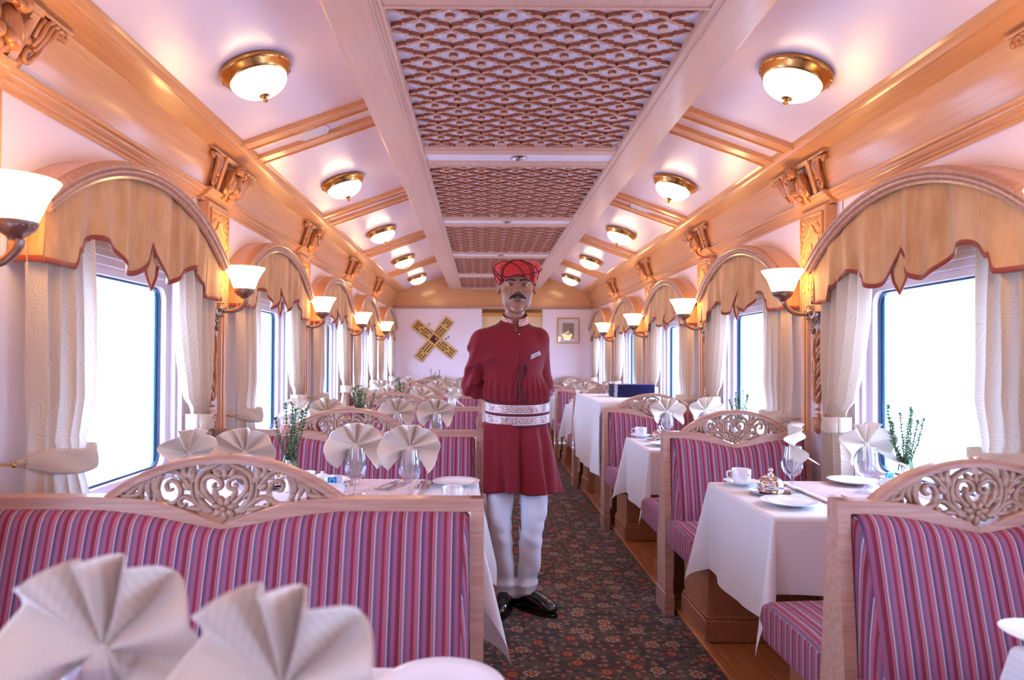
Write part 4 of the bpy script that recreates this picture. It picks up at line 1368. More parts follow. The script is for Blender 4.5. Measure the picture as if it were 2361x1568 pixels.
for i in range(13):
    lb = 'navy menu folder, %s on the white sideboard cloth' % ('topmost of the stack' if i == 12 else words_[i] + ' from the bottom of the stack')
    put(mb0, used, (1.125 + rnd.uniform(-.003, .003), 5.86 + rnd.uniform(-.003, .003), .911 + i * .0082), rnd.uniform(-.012, .012), lb, 'stacked menu folders')
# ================================================================ tableware
TT = TZ + .003            # cloth surface
TRN = TZ + .009           # runner surface
# goblet
def goblet():
    mb = MB()
    prof = [(.001, .0), (.040, .0), (.041, .003), (.030, .006), (.012, .012), (.0065, .020), (.0055, .030), (.0075, .040), (.006, .046), (.0085, .054), (.020, .062), (.032, .074), (.039, .092), (.041, .112), (.039, .135), (.0355, .158), (.034, .175),
            (.0328, .175), (.0343, .158), (.0378, .135), (.0397, .112), (.0377, .093), (.0310, .076), (.019, .064), (.001, .058)]
    mb.lathe(prof, n=32, cap=True)
    return mb.build('water_goblet', M['glass'], None, smooth=60)
gob = goblet(); tag(gob, 'x', 'goblet')
gused = [False]

def napkin(seed):
    rnd = random.Random(seed)
    R0 = .104; RZN = 1.0 if seed > 30 else .79
    angs = [-133, -104, -72, -42, -24, -10, 3, 17, 38, 70, 102, 134]
    angs = [math.radians(a + (rnd.uniform(-4, 4) if 0 < i < 11 else rnd.uniform(-10, 6))) for i, a in enumerate(angs)]
    if rnd.random() < .5: angs = [-a for a in angs[::-1]]
    dep = [(-1) ** i for i in range(12)]
    rad = [R0 * (1.08 - .06 * math.cos(a)) * (1.0 if i % 2 else .965) * rnd.uniform(.975, 1.02) for i, a in enumerate(angs)]
    curl = [rnd.uniform(.5, 1.1), rnd.uniform(.5, 1.1)]
    sub = 12
    def f(u, v):
        t = u * 11; i = min(int(t), 10); ft = t - i
        # cloth stretched between folds: sharp at the folds, rounded in the wide leaves
        a = lerp(angs[i], angs[i + 1], ft); w_ = abs(angs[i + 1] - angs[i])
        s_ = ft * ft * (3 - 2 * ft)
        rr_ = lerp(rad[i], rad[i + 1], s_) + .004 * math.sin(PI * ft) * min(1, w_ / .4)
        amp = min(.030, .055 * w_ + .009)
        amp0 = min(.020, .055 * abs(angs[max(i - 0, 0)] - angs[max(i - 1, 0)]) + .003) if i > 0 else amp
        d = lerp(dep[i], dep[i + 1], s_) * amp
        rr = lerp(.003, rr_, v)
        y = d * (v ** .8)
        x = rr * math.sin(a) * (.55 + .45 * min(1, v * 3)); z = rr * math.cos(a)
        if abs(a) > 1.3:
            k = abs(a) - 1.3; j = 0 if a < 0 else 1
            y -= .075 * k * v * v * curl[j]; x *= 1 - .10 * k * v
        y -= .018 * v * v * (1 - abs(a) / 2.4)
        x = x + math.copysign(.004 * abs(math.sin(a)), a) * (1 - v)
        return (x, y, .182 + z * ((RZN if z > 0 else .95)))
    mb = MB(); mb.grid(f, 11 * sub, 16)
    # gathered tail inside the glass
    rings = []
    for z, r_ in ((.190, .003), (.183, .008), (.172, .017), (.14, .028), (.11, .029), (.085, .020), (.074, .006)):
        ring = []
        for i in range(40):
            a = 2 * PI * i / 40; q = r_ * (1 + .16 * math.cos(10 * a + z * 9 + seed))
            ring.append((q * math.cos(a), q * .7 * math.sin(a), z))
        rings.append(ring)
    mb.loft(rings, True, True, True)
    return mb.build('fan_napkin', M['napkin'], None, smooth=50, solid=.0012)
NPK = [napkin(i) for i in (3, 8, 12, 21, 34, 38)]
for o in NPK: tag(o, 'x', 'napkin')
nused = [False] * 6
def place(o, used, loc, rz=0, label=None, group=None):
    return put(o, used, loc, rz, label, group)
def setting_napkin(x, y, rz, var, label, z=None):
    z = TRN + .001 if z is None else z
    gl = 'stemmed water glass holding the ' + label[0]
    put(gob, gused, (x, y, z), 0, label[1], 'water goblets holding napkins')
    o = NPK[var]; u = [nused[var]]
    q = put(o, u, (x, y, z), rz, label[0], 'fan-folded napkins'); nused[var] = True
    return q
NP_ = [
 # left foreground
 (-.572, .745, .05, 4, 'largest cream fan napkin, bottom left corner of the view', 'water glass holding the largest bottom left napkin'),
 (-.356, .672, -.15, 5, 'large cream fan napkin at the bottom edge, right of the corner one', 'water glass under the napkin at the bottom edge'),
 # left first full table
 (-.418, 2.454, .0, 2, 'cream fan napkin nearest the waiter on the first left table', 'goblet nearest the waiter on the first left table'),
 (-.621, 2.50, .12, 3, 'cream fan napkin overlapping the one nearest the waiter, first left table', 'goblet left of the one nearest the waiter, first left table'),
 (-.958, 2.30, .0, 0, 'cream fan napkin rising behind the foreground bench crest', 'goblet seen through the foreground bench crest'),
 (-1.135, 2.27, 1.05, 1, 'cream fan napkin turned sideways beside the first left window', 'goblet below the sideways napkin by the first left window'),
 # left second
 (-.430, 4.03, .0, 2, 'cream fan napkin on the aisle side of the second left table', 'goblet on the aisle side of the second left table'),
 (-.665, 4.05, .15, 1, 'cream fan napkin in the middle of the second left table', 'goblet in the middle of the second left table'),
 (-1.09, 4.10, .2, 3, 'cream fan napkin by the second left window, beside the rosemary', 'goblet by the second left window, beside the rosemary'),
 (-1.25, 4.06, -.5, 0, 'cream fan napkin tight against the second left window', 'goblet tight against the second left window'),
 # left third
 (-.655, 5.66, .0, 0, 'cream fan napkin in the middle of the third left table', 'goblet in the middle of the third left table'),
 (-.405, 5.62, 1.15, 1, 'cream fan napkin turned edge-on beside the waiter elbow', 'goblet under the edge-on napkin beside the waiter elbow'),
 (-.95, 5.75, .0, 2, 'cream fan napkin left of the middle on the third left table', 'goblet left of the middle on the third left table'),
 (-1.17, 5.75, .9, 3, 'cream fan napkin near the third left window', 'goblet near the third left window'),
 # left fourth
 (-.645, 7.32, .0, 2, 'cream fan napkin in the middle of the fourth left table', 'goblet in the middle of the fourth left table'),
 (-.43, 7.30, .4, 3, 'cream fan napkin on the aisle side of the fourth left table', 'goblet on the aisle side of the fourth left table'),
 (-1.02, 7.35, .1, 1, 'cream fan napkin behind the rosemary of the third left table', 'goblet behind the rosemary of the third left table'),
 (-1.25, 7.30, .0, 0, 'cream fan napkin by the fourth left window', 'goblet by the fourth left window'),
 # left fifth
 (-.64, 8.95, .0, 3, 'small cream fan napkin on the farthest left table, centre', 'goblet at the centre of the farthest left table'),
 (-.42, 8.95, .2, 0, 'small cream fan napkin on the farthest left table, aisle side', 'goblet on the farthest left table, aisle side'),
 (-1.12, 8.95, .5, 2, 'small cream fan napkin on the farthest left table, window side', 'goblet on the farthest left table, window side'),
 # right first
 (1.045, 2.655, 1.05, 1, 'cream fan napkin turned sideways beside the silver butter dish', 'goblet beside the silver butter dish, first right table'),
 (1.312, 2.62, .15, 0, 'cream fan napkin glowing against the nearest right window', 'goblet under the napkin against the nearest right window'),
 # right second
 (1.015, 4.33, .0, 2, 'cream fan napkin behind the second butter dish on the right', 'goblet behind the second butter dish on the right'),
 (1.265, 4.35, .1, 3, 'cream fan napkin by the second right window', 'goblet by the second right window'),
 # right fourth and fifth
 (.945, 7.30, .0, 1, 'small cream fan napkin beyond the draped sideboard, aisle side', 'goblet beyond the draped sideboard, aisle side'),
 (1.23, 7.30, .0, 0, 'small cream fan napkin beyond the draped sideboard, window side', 'goblet beyond the draped sideboard, window side'),
 (1.00, 8.95, .3, 2, 'small cream fan napkin on the farthest right table', 'goblet on the farthest right table'),
]
for x, y, rz, var, a, b in NP_:
    onr = (x > 1.07) or (-1.42 < x < -.385)
    setting_napkin(x, y, rz, var, (a, b), (TRN if onr else TT) + .0005)

# plates, cups, saucers
mb = MB(); mb.lathe([(.002, .003), (.050, .003), (.056, .006), (.075, .011), (.094, .017), (.096, .0185), (.0945, .0195), (.074, .0135), (.058, .009), (.050, .0065), (.002, .0055)], n=56)
plate = tag(mb.build('side_plate', M['porcelain'], None, smooth=60), 'x', 'plate'); pu = [False]
for x, y, lb in ((-.262, 2.755, 'white side plate on the table corner beside the waiter'), (-.780, 2.74, 'white plate behind the sugar pot on the first left table'), (-.220, 1.028, 'large white plate at the bottom edge, left of the aisle'),
                 (-.850, 1.028, 'large white plate at the bottom left corner, behind the napkin'), (.918, 2.40, 'white plate in front of the nearest butter dish'), (1.352, 2.79, 'white plate at the window side of the first right table'),
                 (.925, 4.05, 'white plate in front of the second butter dish'), (-.27, 4.36, 'white plate on the aisle corner of the second left table'), (.90, 7.50, 'white plate on the table beyond the sideboard')):
    onr = (x > 1.16) or (x < -.48)
    put(plate, pu, (x, y, (TRN if onr else TT) + .0), 0, lb, 'white side plates')
mb = MB(); mb.lathe([(.002, .002), (.030, .002), (.033, .005), (.055, .011), (.069, .018), (.070, .0195), (.054, .0135), (.032, .008), (.002, .006)], n=44)
saucer = tag(mb.build('saucer', M['porcelain'], None, smooth=60), 'x', 'saucer')
cup = empty('coffee_cup', (0, 0, 0), 'x', 'cup')
mb = MB(); mb.lathe([(.002, .004), (.024, .004), (.025, .0), (.027, .0), (.030, .006), (.036, .014), (.038, .030), (.0385, .058), (.0375, .0595), (.0365, .058), (.036, .030), (.033, .015), (.002, .010)], n=40); mb.build('body', M['porcelain'], cup, smooth=60)
mb = MB(); mb.tube(catmull([(-.037, 0, .050), (-.052, 0, .050), (-.058, 0, .044), (-.057, 0, .030), (-.050, 0, .023), (-.037, 0, .021)], 5), .0035, 8, flat=((0, 1, 0), 1, .005)); mb.build('handle', M['porcelain'], cup)
mb = MB(); mb.tube([(.016 + .003 * math.cos(a * .7), -.0385 + .0035, .040 + .003 * math.sin(a * .7)) for a in range(9)], .0008, 5); mb.tube([(.010, -.0362, .046), (.014, -.0358, .036)], .0007, 5); mb.build('gold_mark', M['gold_trim'], cup)
su, cu2 = [False], [False]
for x, y, rz, sau, lb in ((.897, 2.785, 0, 1, 'behind the nearest butter dish, first right table'), (-.262, 2.395, PI, 0, 'on the first left table, just over the foreground bench rail'), (-.845, 2.66, .4, 0, 'behind the white pots on the first left table'),
                          (.880, 4.47, 0, 1, 'behind the second butter dish, second right table'), (.880, 7.62, 0, 1, 'on the table beyond the draped sideboard'), (.862, 9.25, 0, 1, 'on the farthest right table'), (.856, 1.235, 2.0, 1, 'at the lower right edge of the frame')):
    z = TT if x > -.5 else TRN
    if sau: put(saucer, su, (x, y, z), 0, 'white saucer ' + lb, 'white saucers')
    if not lb.startswith('at the lower'): put(cup, cu2, (x, y, z + (.0065 if sau else .0)), rz, 'white coffee cup ' + lb, 'white coffee cups')

# covered silver butter dish
dish = empty('butter_dish', (0, 0, 0), 'x', 'butter dish')
mb = MB(); mb.lathe([(.002, .003), (.055, .003), (.062, .006), (.078, .009), (.0785, .0105), (.060, .0085), (.002, .006)], n=48); mb.build('silver_tray', M['silver'], dish, smooth=50)
mb = MB(); mb.lathe([(.030, .009), (.045, .010), (.0475, .014), (.0475, .034), (.058, .036), (.058, .0375), (.047, .0378), (.044, .036), (.002, .034)], n=48); mb.build('bowl', M['silver'], dish, smooth=50)
lid = MB(); lid.lathe([(.046, .037), (.0465, .041), (.046, .043)] + [(.045 * math.cos(math.radians(t)), .043 + .030 * math.sin(math.radians(t))) for t in range(5, 80, 8)] + [(.010, .074), (.012, .077), (.002, .078)], n=48)
l_ = lid.build('lid', M['silver'], dish, smooth=50)
mb = MB(); mb.lathe([(.004, .076), (.006, .080), (.004, .084), (.009, .090), (.0095, .094), (.006, .099), (.001, .100)], n=20); mb.build('knob', M['silver'], l_, smooth=60)
du = [False]
for x, y, lb in ((.938, 2.600, 'nearest domed silver butter dish, front right table'), (.948, 4.26, 'domed silver butter dish on the second right table'), (-.975, 2.66, 'domed silver butter dish glinting through the foreground bench crest')):
    put(dish, du, (x, y, TT if x > 0 else TRN), .3, lb, 'domed silver butter dishes')

# cutlery
def flatpath(pts, w, th=.0012):
    """a flat piece of cutlery: pts (x, y, z) with half-widths"""
    mb = MB(); rings = []
    for (x, y, z), h in zip(pts, w):
        rings.append([(x - h, y, z + th), (x - h * .5, y, z + th * 1.8), (x + h * .5, y, z + th * 1.8), (x + h, y, z + th), (x + h, y, z), (x - h, y, z)])
    mb.loft(rings); return mb
ys = [0, .01, .03, .06, .085, .10, .12, .16, .19, .205]
kn = empty('table_knife', (0, 0, 0), 'x', 'knife')
flatpath([(0, y, .002) for y in (.0, .006, .03, .06, .085, .09)], [.004, .008, .0075, .006, .0045, .004], .0028).build('handle', M['steel'], kn)
flatpath([(.001, y, .003) for y in (.09, .10, .13, .17, .195, .205)], [.004, .008, .0088, .0085, .006, .001], .0008).build('blade', M['steel'], kn)
fk = empty('table_fork', (0, 0, 0), 'x', 'fork')
flatpath([(0, y, .002 + .004 * math.sin(PI * y / .14)) for y in (0, .008, .03, .06, .10, .13, .14)], [.005, .009, .0075, .004, .003, .006, .011], .0015).build('handle', M['steel'], fk)
mb = MB()
for k in range(4):
    x = -.0093 + k * .0062
    mb.tube([(x * .95, .138, .003), (x, .16, .002), (x, .188, .006)], [.0019, .0018, .001], 6)
mb.build('tines', M['steel'], fk)
ku, fu = [False], [False]
for x, y, rz, lb in ((-.395, 2.62, -.10, 'beside the plate nearest the waiter'), (-.548, 2.60, -.35, 'between the two napkins of the first left table'), (1.125, 2.34, -.15, 'on the runner edge of the first right table'), (-.47, .84, .1, 'between the two foreground napkins')):
    put(kn, ku, (x + .02, y, TRN), rz, 'silver knife ' + lb, 'silver table knives')
    put(fk, fu, (x - .018, y + .01, TRN), rz, 'silver fork ' + lb, 'silver table forks')

# sugar pot with packets, lidded creamer, vase with sprigs
pot = empty('sugar_pot', (0, 0, 0), 'x', 'sugar pot')
mb = MB(); mb.lathe([(.002, .003), (.020, .002), (.028, .006), (.036, .020), (.038, .034), (.034, .046), (.031, .050), (.033, .055), (.0315, .056), (.029, .050), (.032, .044), (.0355, .034), (.033, .020), (.002, .008)], n=40)
mb.build('bowl', M['porcelain'], pot, smooth=60)
mb = MB()
for s_ in (-1, 1): mb.tube(catmull([(s_ * .034, 0, .045), (s_ * .046, 0, .047), (s_ * .047, 0, .036), (s_ * .037, 0, .030)], 4), .003, 8)
mb.build('lug', M['porcelain'], pot)
pk = MB(); pk.box(-.016, .016, -.0012, .0012, 0, .05, .0008)
crm = empty('cream_pot', (0, 0, 0), 'x', 'cream pot')
mb = MB(); mb.lathe([(.002, .003), (.020, .002), (.026, .008), (.030, .022), (.029, .045), (.026, .055), (.026, .058), (.002, .058)], n=36); mb.build('body', M['porcelain'], crm, smooth=60)
mb = MB(); mb.lathe([(.028, .058), (.028, .061), (.022, .066), (.012, .070), (.006, .071), (.008, .076), (.001, .079)], n=32); mb.build('lid', M['porcelain'], crm, smooth=60)
potu, cru = [False], [False]
pkb = pk.build('sugar_packet', M['blue_packet'], None, smooth=0); tag(pkb, 'x', 'sugar packet')
mb = MB(); mb.tube([(.009 * math.cos(a * .5), -.0014, .036 + .009 * math.sin(a * .5)) for a in range(13)], .0009, 5); mb.box(-.011, .011, -.0016, -.0012, .026, .029)
mb.build('packet_print', M['mat_white'], pkb, smooth=0)
pkw = MB(); pkw.box(-.016, .016, -.0012, .0012, 0, .052, .0008)
pkw = pkw.build('sugar_packet', M['mat_white'], None, smooth=0); tag(pkw, 'x', 'sugar packet')
b_, w_ = [False], [False]
for x, y, lb in ((-.690, 2.47, 'first left table'), (1.408, 2.63, 'first right table')):
    put(pot, potu, (x, y, TRN), .3, 'white sugar pot with paper packets on the %s' % lb, 'white sugar pots')
    put(pkb, b_, (x - .008, y - .012, TRN + .024), .05, 'blue sugar packet in the front of the pot, %s' % lb, 'blue sugar packets')
    put(pkw, w_, (x + .010, y + .006, TRN + .024), .25, 'white sugar packet behind the blue one, %s' % lb, 'white sugar packets')
for x, y, lb in ((-.757, 2.56, 'first left table, beside the sugar pot'), (1.36, 2.50, 'first right table, before the window')):
    put(crm, cru, (x, y, TRN), 0, 'white lidded cream pot on the ' + lb, 'white lidded cream pots')

def vase(seed, flower, sprigs=7, tall=.24):
    rnd = random.Random(seed)
    r = empty('bud_vase', (0, 0, 0), 'x', 'vase with sprigs')
    mb = MB(); mb.lathe([(.002, .003), (.020, .0), (.022, .006), (.016, .014), (.012, .03), (.012, .07), (.014, .10), (.017, .118), (.0155, .119), (.012, .10), (.010, .07), (.010, .03), (.002, .02)], n=28); mb.build('vase_body', M['porcelain'], r, smooth=60)
    ms, ml = MB(), MB()
    for k in range(sprigs):
        a = rnd.random() * 6.28; sp = rnd.uniform(.03, .085); h = rnd.uniform(.6, 1.0) * tall
        p = catmull([(0, 0, .09), (sp * .3 * math.cos(a), sp * .3 * math.sin(a), .13), (sp * .7 * math.cos(a), sp * .7 * math.sin(a), .12 + h * .5), (sp * math.cos(a) + rnd.uniform(-.01, .01), sp * math.sin(a), .12 + h)], 8)
        ms.tube(p, .0016, 5)
        for i in range(3, len(p)):
            for q in range(7):
                an = rnd.random() * 6.28; d = Vector((math.cos(an), math.sin(an), rnd.uniform(.2, 1.0))).normalized()
                L = rnd.uniform(.012, .024); b = p[i]
                sd = d.cross(Vector((0, 0, 1))).normalized() * .0024
                ml.add([b - sd, b + sd, b + d * L * .6 + sd * 1.1, b + d * L, b + d * L * .6 - sd * 1.1], [(0, 1, 2, 3, 4)])
    for k in range(9):                                          # hanging curled leaves
        a = rnd.random() * 6.28; c_, s_ = math.cos(a), math.sin(a)
        p = catmull([(0, 0, .115), (.018 * c_, .018 * s_, .135), (.030 * c_, .030 * s_, .10), (.026 * c_, .026 * s_, .065 + rnd.random() * .03)], 5)
        ml.tube(p, [.003, .0045] + [.004] * (len(p) - 4) + [.003, .001], 6, flat=((c_, s_, 0), 1, .0008))
    ms.build('stems', M['stem_green'], r); ml.build('leaves', M['green_leaf'], r, smooth=0)
    if flower:
        mb = MB()
        for fx, fy, fz, fr in flower[1]:
            for k in range(26):
                t = math.acos(1 - 1.7 * (k + .5) / 26); a = k * 2.4
                d = Vector((math.sin(t) * math.cos(a), math.sin(t) * math.sin(a), math.cos(t)))
                Mx = d.to_track_quat('Z', 'X').to_matrix()
                c_ = Vector((fx, fy, fz)) + d * fr * .55
                mb.ball(c_, (fr * .42, fr * .14, fr * .42), 8, 5, Mx @ Matrix.Rotation(k * 1.1, 3, 'Z'))
        mb.build('blossom', M[flower[0]], r, smooth=180)
    return r
v1 = vase(3, ('pink_petal', [(-.012, -.02, .235, .022)]), 8); v1.location = (-.885, 2.58, TRN); v1['label'] = 'white bud vase with rosemary and a pink carnation, first left table'
v2 = vase(5, ('pink_petal', [(-.035, -.02, .20, .018)]), 11, .21); v2.location = (-.895, 4.20, TRN); v2['label'] = 'white vase with bushy rosemary on the second left table'
v3 = vase(9, None, 9, .22); v3.location = (1.425, 2.56, TRN); v3['label'] = 'white vase with a feathery sprig against the nearest right window'
v4 = vase(5, ('pink_petal', [(-.02, -.02, .18, .015)]), 9, .22); v4.location = (-.84, 5.80, TRN); v4['label'] = 'white vase with rosemary on the third left table'
v5 = vase(7, ('white_petal', [(0, -.02, .20, .040), (-.05, 0, .17, .03), (.06, -.02, .16, .03)]), 6, .14); v5.location = (-.87, 7.46, TRN); v5['label'] = 'vase with large white blossoms on the fourth left table'
v6 = vase(11, None, 6, .24); v6.location = (-.78, 9.05, TRN); v6['label'] = 'vase with thin sprigs on the farthest left table'
v7 = vase(13, None, 8, .20); v7.location = (1.43, 4.22, TRN); v7['label'] = 'vase with a small sprig by the second right window'
v8 = vase(15, None, 8, .24); v8.location = (-.925, .93, TRN); v8['label'] = 'vase with rosemary at the left edge, foreground table'
for v in (v1, v2, v3, v4, v5, v6, v7, v8): v['group'] = 'bud vases with sprigs'
# ================================================================ the waiter (distance fields turned into one smooth surface each)
def surface_net(field, lo, hi, h):
    nx, ny, nz = [int(math.ceil((hi[i] - lo[i]) / h)) + 1 for i in range(3)]
    xs = (lo[0] + h * np.arange(nx)).astype(np.float32); ys = (lo[1] + h * np.arange(ny)).astype(np.float32); zs = (lo[2] + h * np.arange(nz)).astype(np.float32)
    D = field(xs, ys, zs)
    ins = D < 0
    cells = ins[:-1, :-1, :-1].astype(np.int8)
    cnt = np.zeros_like(cells, dtype=np.int16)
    for a in (0, 1):
        for b in (0, 1):
            for c in (0, 1):
                cnt += ins[a:nx - 1 + a, b:ny - 1 + b, c:nz - 1 + c]
    mask = (cnt > 0) & (cnt < 8)
    idx = -np.ones(mask.shape, dtype=np.int64)
    I = np.argwhere(mask); idx[mask] = np.arange(len(I))
    acc = np.zeros((len(I), 3)); num = np.zeros(len(I))
    corners = [(0, 0, 0), (1, 0, 0), (0, 1, 0), (1, 1, 0), (0, 0, 1), (1, 0, 1), (0, 1, 1), (1, 1, 1)]
    edges = [(0, 1), (2, 3), (4, 5), (6, 7), (0, 2), (1, 3), (4, 6), (5, 7), (0, 4), (1, 5), (2, 6), (3, 7)]
    V = [D[I[:, 0] + c[0], I[:, 1] + c[1], I[:, 2] + c[2]] for c in corners]
    for a, b in edges:
        va, vb = V[a], V[b]
        m = (va < 0) != (vb < 0)
        t = np.where(m, va / np.where(np.abs(va - vb) < 1e-9, 1e-9, va - vb), 0)
        pa = np.array(corners[a]); pb = np.array(corners[b])
        p = pa + (pb - pa) * t[:, None]
        acc += p * m[:, None]; num += m
    P_ = (I + acc / np.maximum(num, 1)[:, None]) * h + np.array(lo)
    quads = []
    for ax in range(3):
        sl0 = [slice(None)] * 3; sl1 = [slice(None)] * 3
        sl0[ax] = slice(0, -1); sl1[ax] = slice(1, None)
        o1, o2 = [(1, 2), (2, 0), (0, 1)][ax]
        A = ins[tuple(sl0)]; B = ins[tuple(sl1)]
        ch = np.argwhere(A != B)
        ok = (ch[:, o1] > 0) & (ch[:, o2] > 0) & (ch[:, o1] < idx.shape[o1]) & (ch[:, o2] < idx.shape[o2])
        ch = ch[ok]
        e1 = np.zeros(3, int); e1[o1] = 1; e2 = np.zeros(3, int); e2[o2] = 1
        q = np.stack([idx[tuple((ch - e1 - e2).T)], idx[tuple((ch - e2).T)], idx[tuple(ch.T)], idx[tuple((ch - e1).T)]], 1)
        fl = A[tuple(ch.T)]
        q[~fl] = q[~fl][:, ::-1]
        quads.append(q)
    Q = np.concatenate(quads)
    Q = Q[(Q >= 0).all(1)]
    return P_, Q

class SDF:
    def __init__(s): s.ops = []
    def _add(s, kind, fn, bb, k): s.ops.append((kind, fn, bb, k)); return s
    def cone(s, a, b, ra, rb, k=.02, sub=False, sy=1.0, sx=1.0):
        """capsule with two radii; sy > 1 flattens it front to back"""
        a = np.array(a, float); b = np.array(b, float); sc3 = np.array([sx, sy, 1.0])
        A, B = a * sc3, b * sc3; ba = B - A; L2 = float(ba @ ba) + 1e-12
        def fn(X, Y, Z):
            px, py, pz = X * sx - A[0], Y * sy - A[1], Z - A[2]
            t = np.clip((px * ba[0] + py * ba[1] + pz * ba[2]) / L2, 0, 1)
            return np.sqrt((px - ba[0] * t) ** 2 + (py - ba[1] * t) ** 2 + (pz - ba[2] * t) ** 2) - (ra + (rb - ra) * t)
        m = max(ra, rb) + k + .02
        return s._add('sub' if sub else 'add', fn, (np.minimum(a, b) - m, np.maximum(a, b) + m), k)
    def ell(s, c, r, k=.015, sub=False, rot=None):
        c = np.array(c, float); r = np.array(r, float)
        Rm = np.array((Matrix.Rotation(rot[0], 3, rot[1])).transposed()) if rot else None
        def fn(X, Y, Z):
            px, py, pz = X - c[0], Y - c[1], Z - c[2]
            if Rm is not None:
                px, py, pz = [Rm[i, 0] * px + Rm[i, 1] * py + Rm[i, 2] * pz for i in range(3)]
            k0 = np.sqrt((px / r[0]) ** 2 + (py / r[1]) ** 2 + (pz / r[2]) ** 2)
            k1 = np.sqrt((px / r[0] ** 2) ** 2 + (py / r[1] ** 2) ** 2 + (pz / r[2] ** 2) ** 2)
            return k0 * (k0 - 1) / np.maximum(k1, 1e-6)
        m = r.max() + k + .02
        return s._add('sub' if sub else 'add', fn, (c - m, c + m), k)
    def field(s, xs, ys, zs):
        D = np.full((len(xs), len(ys), len(zs)), .2, dtype=np.float32)
        for kind, fn, (lo, hi), k in s.ops:
            i0, i1 = np.searchsorted(xs, [lo[0], hi[0]]); j0, j1 = np.searchsorted(ys, [lo[1], hi[1]]); k0, k1 = np.searchsorted(zs, [lo[2], hi[2]])
            if i0 >= i1 or j0 >= j1 or k0 >= k1: continue
            X, Y, Z = np.meshgrid(xs[i0:i1], ys[j0:j1], zs[k0:k1], indexing='ij', sparse=True)
            d = fn(X, Y, Z); S_ = D[i0:i1, j0:j1, k0:k1]
            if kind == 'add':
                hh = np.clip(.5 + .5 * (S_ - d) / k, 0, 1)
                D[i0:i1, j0:j1, k0:k1] = S_ + (d - S_) * hh - k * hh * (1 - hh)
            else:
                hh = np.clip(.5 - .5 * (S_ + d) / k, 0, 1)
                D[i0:i1, j0:j1, k0:k1] = S_ + (-d - S_) * hh + k * hh * (1 - hh)
        return D
    def mesh(s, name, mat, parent, lo, hi, h, warp=None, relax=2):
        def fld(xs, ys, zs):
            D = s.field(xs, ys, zs)
            if warp is not None:
                X, Y, Z = np.meshgrid(xs, ys, zs, indexing='ij', sparse=True)
                D = warp(D, X, Y, Z)
            return D
        P_, Q = surface_net(fld, lo, hi, h)
        for _ in range(relax):
            A = np.zeros_like(P_); n = np.zeros(len(P_))
            for i in range(4):
                j = (i + 1) % 4
                np.add.at(A, Q[:, i], P_[Q[:, j]]); np.add.at(n, Q[:, i], 1)
                np.add.at(A, Q[:, j], P_[Q[:, i]]); np.add.at(n, Q[:, j], 1)
            P_ = P_ * .45 + .55 * A / np.maximum(n, 1)[:, None]
        me = bpy.data.meshes.new(name)
        me.vertices.add(len(P_)); me.vertices.foreach_set('co', P_.astype(np.float32).ravel())
        me.loops.add(Q.size); me.loops.foreach_set('vertex_index', Q.astype(np.int32).ravel())
        me.polygons.add(len(Q)); me.polygons.foreach_set('loop_start', np.arange(0, Q.size, 4, dtype=np.int32))
        me.update(calc_edges=True); me.validate()
        me.polygons.foreach_set('use_smooth', [True] * len(me.polygons))
        me.materials.append(mat)
        o = bpy.data.objects.new(name, me); COL.objects.link(o); o.parent = parent
        return o

MANX, MANY = 0.008, 3.36
man = empty('person', (MANX, MANY, 0), 'standing waiter in a vermilion turban and maroon tunic, hands behind his back', 'person')

# arms: shoulder, elbow, wrist of his right (image left, -x) and left (+x); the trunk is turned slightly
SHR, ELR, WRR = (-.166, -.010, 1.312), (-.212, .050, 1.095), (-.055, .165, .965)
SHL, ELL_, WRL = (.106, .035, 1.322), (.132, .105, 1.110), (.030, .165, .950)
HIPR, KNR, ANR = (-.075, .0, .86), (-.080, -.005, .47), (-.048, .02, .085)
HIPL, KNL, ANL = (.085, .0, .86), (.086, -.01, .47), (.052, .015, .085)

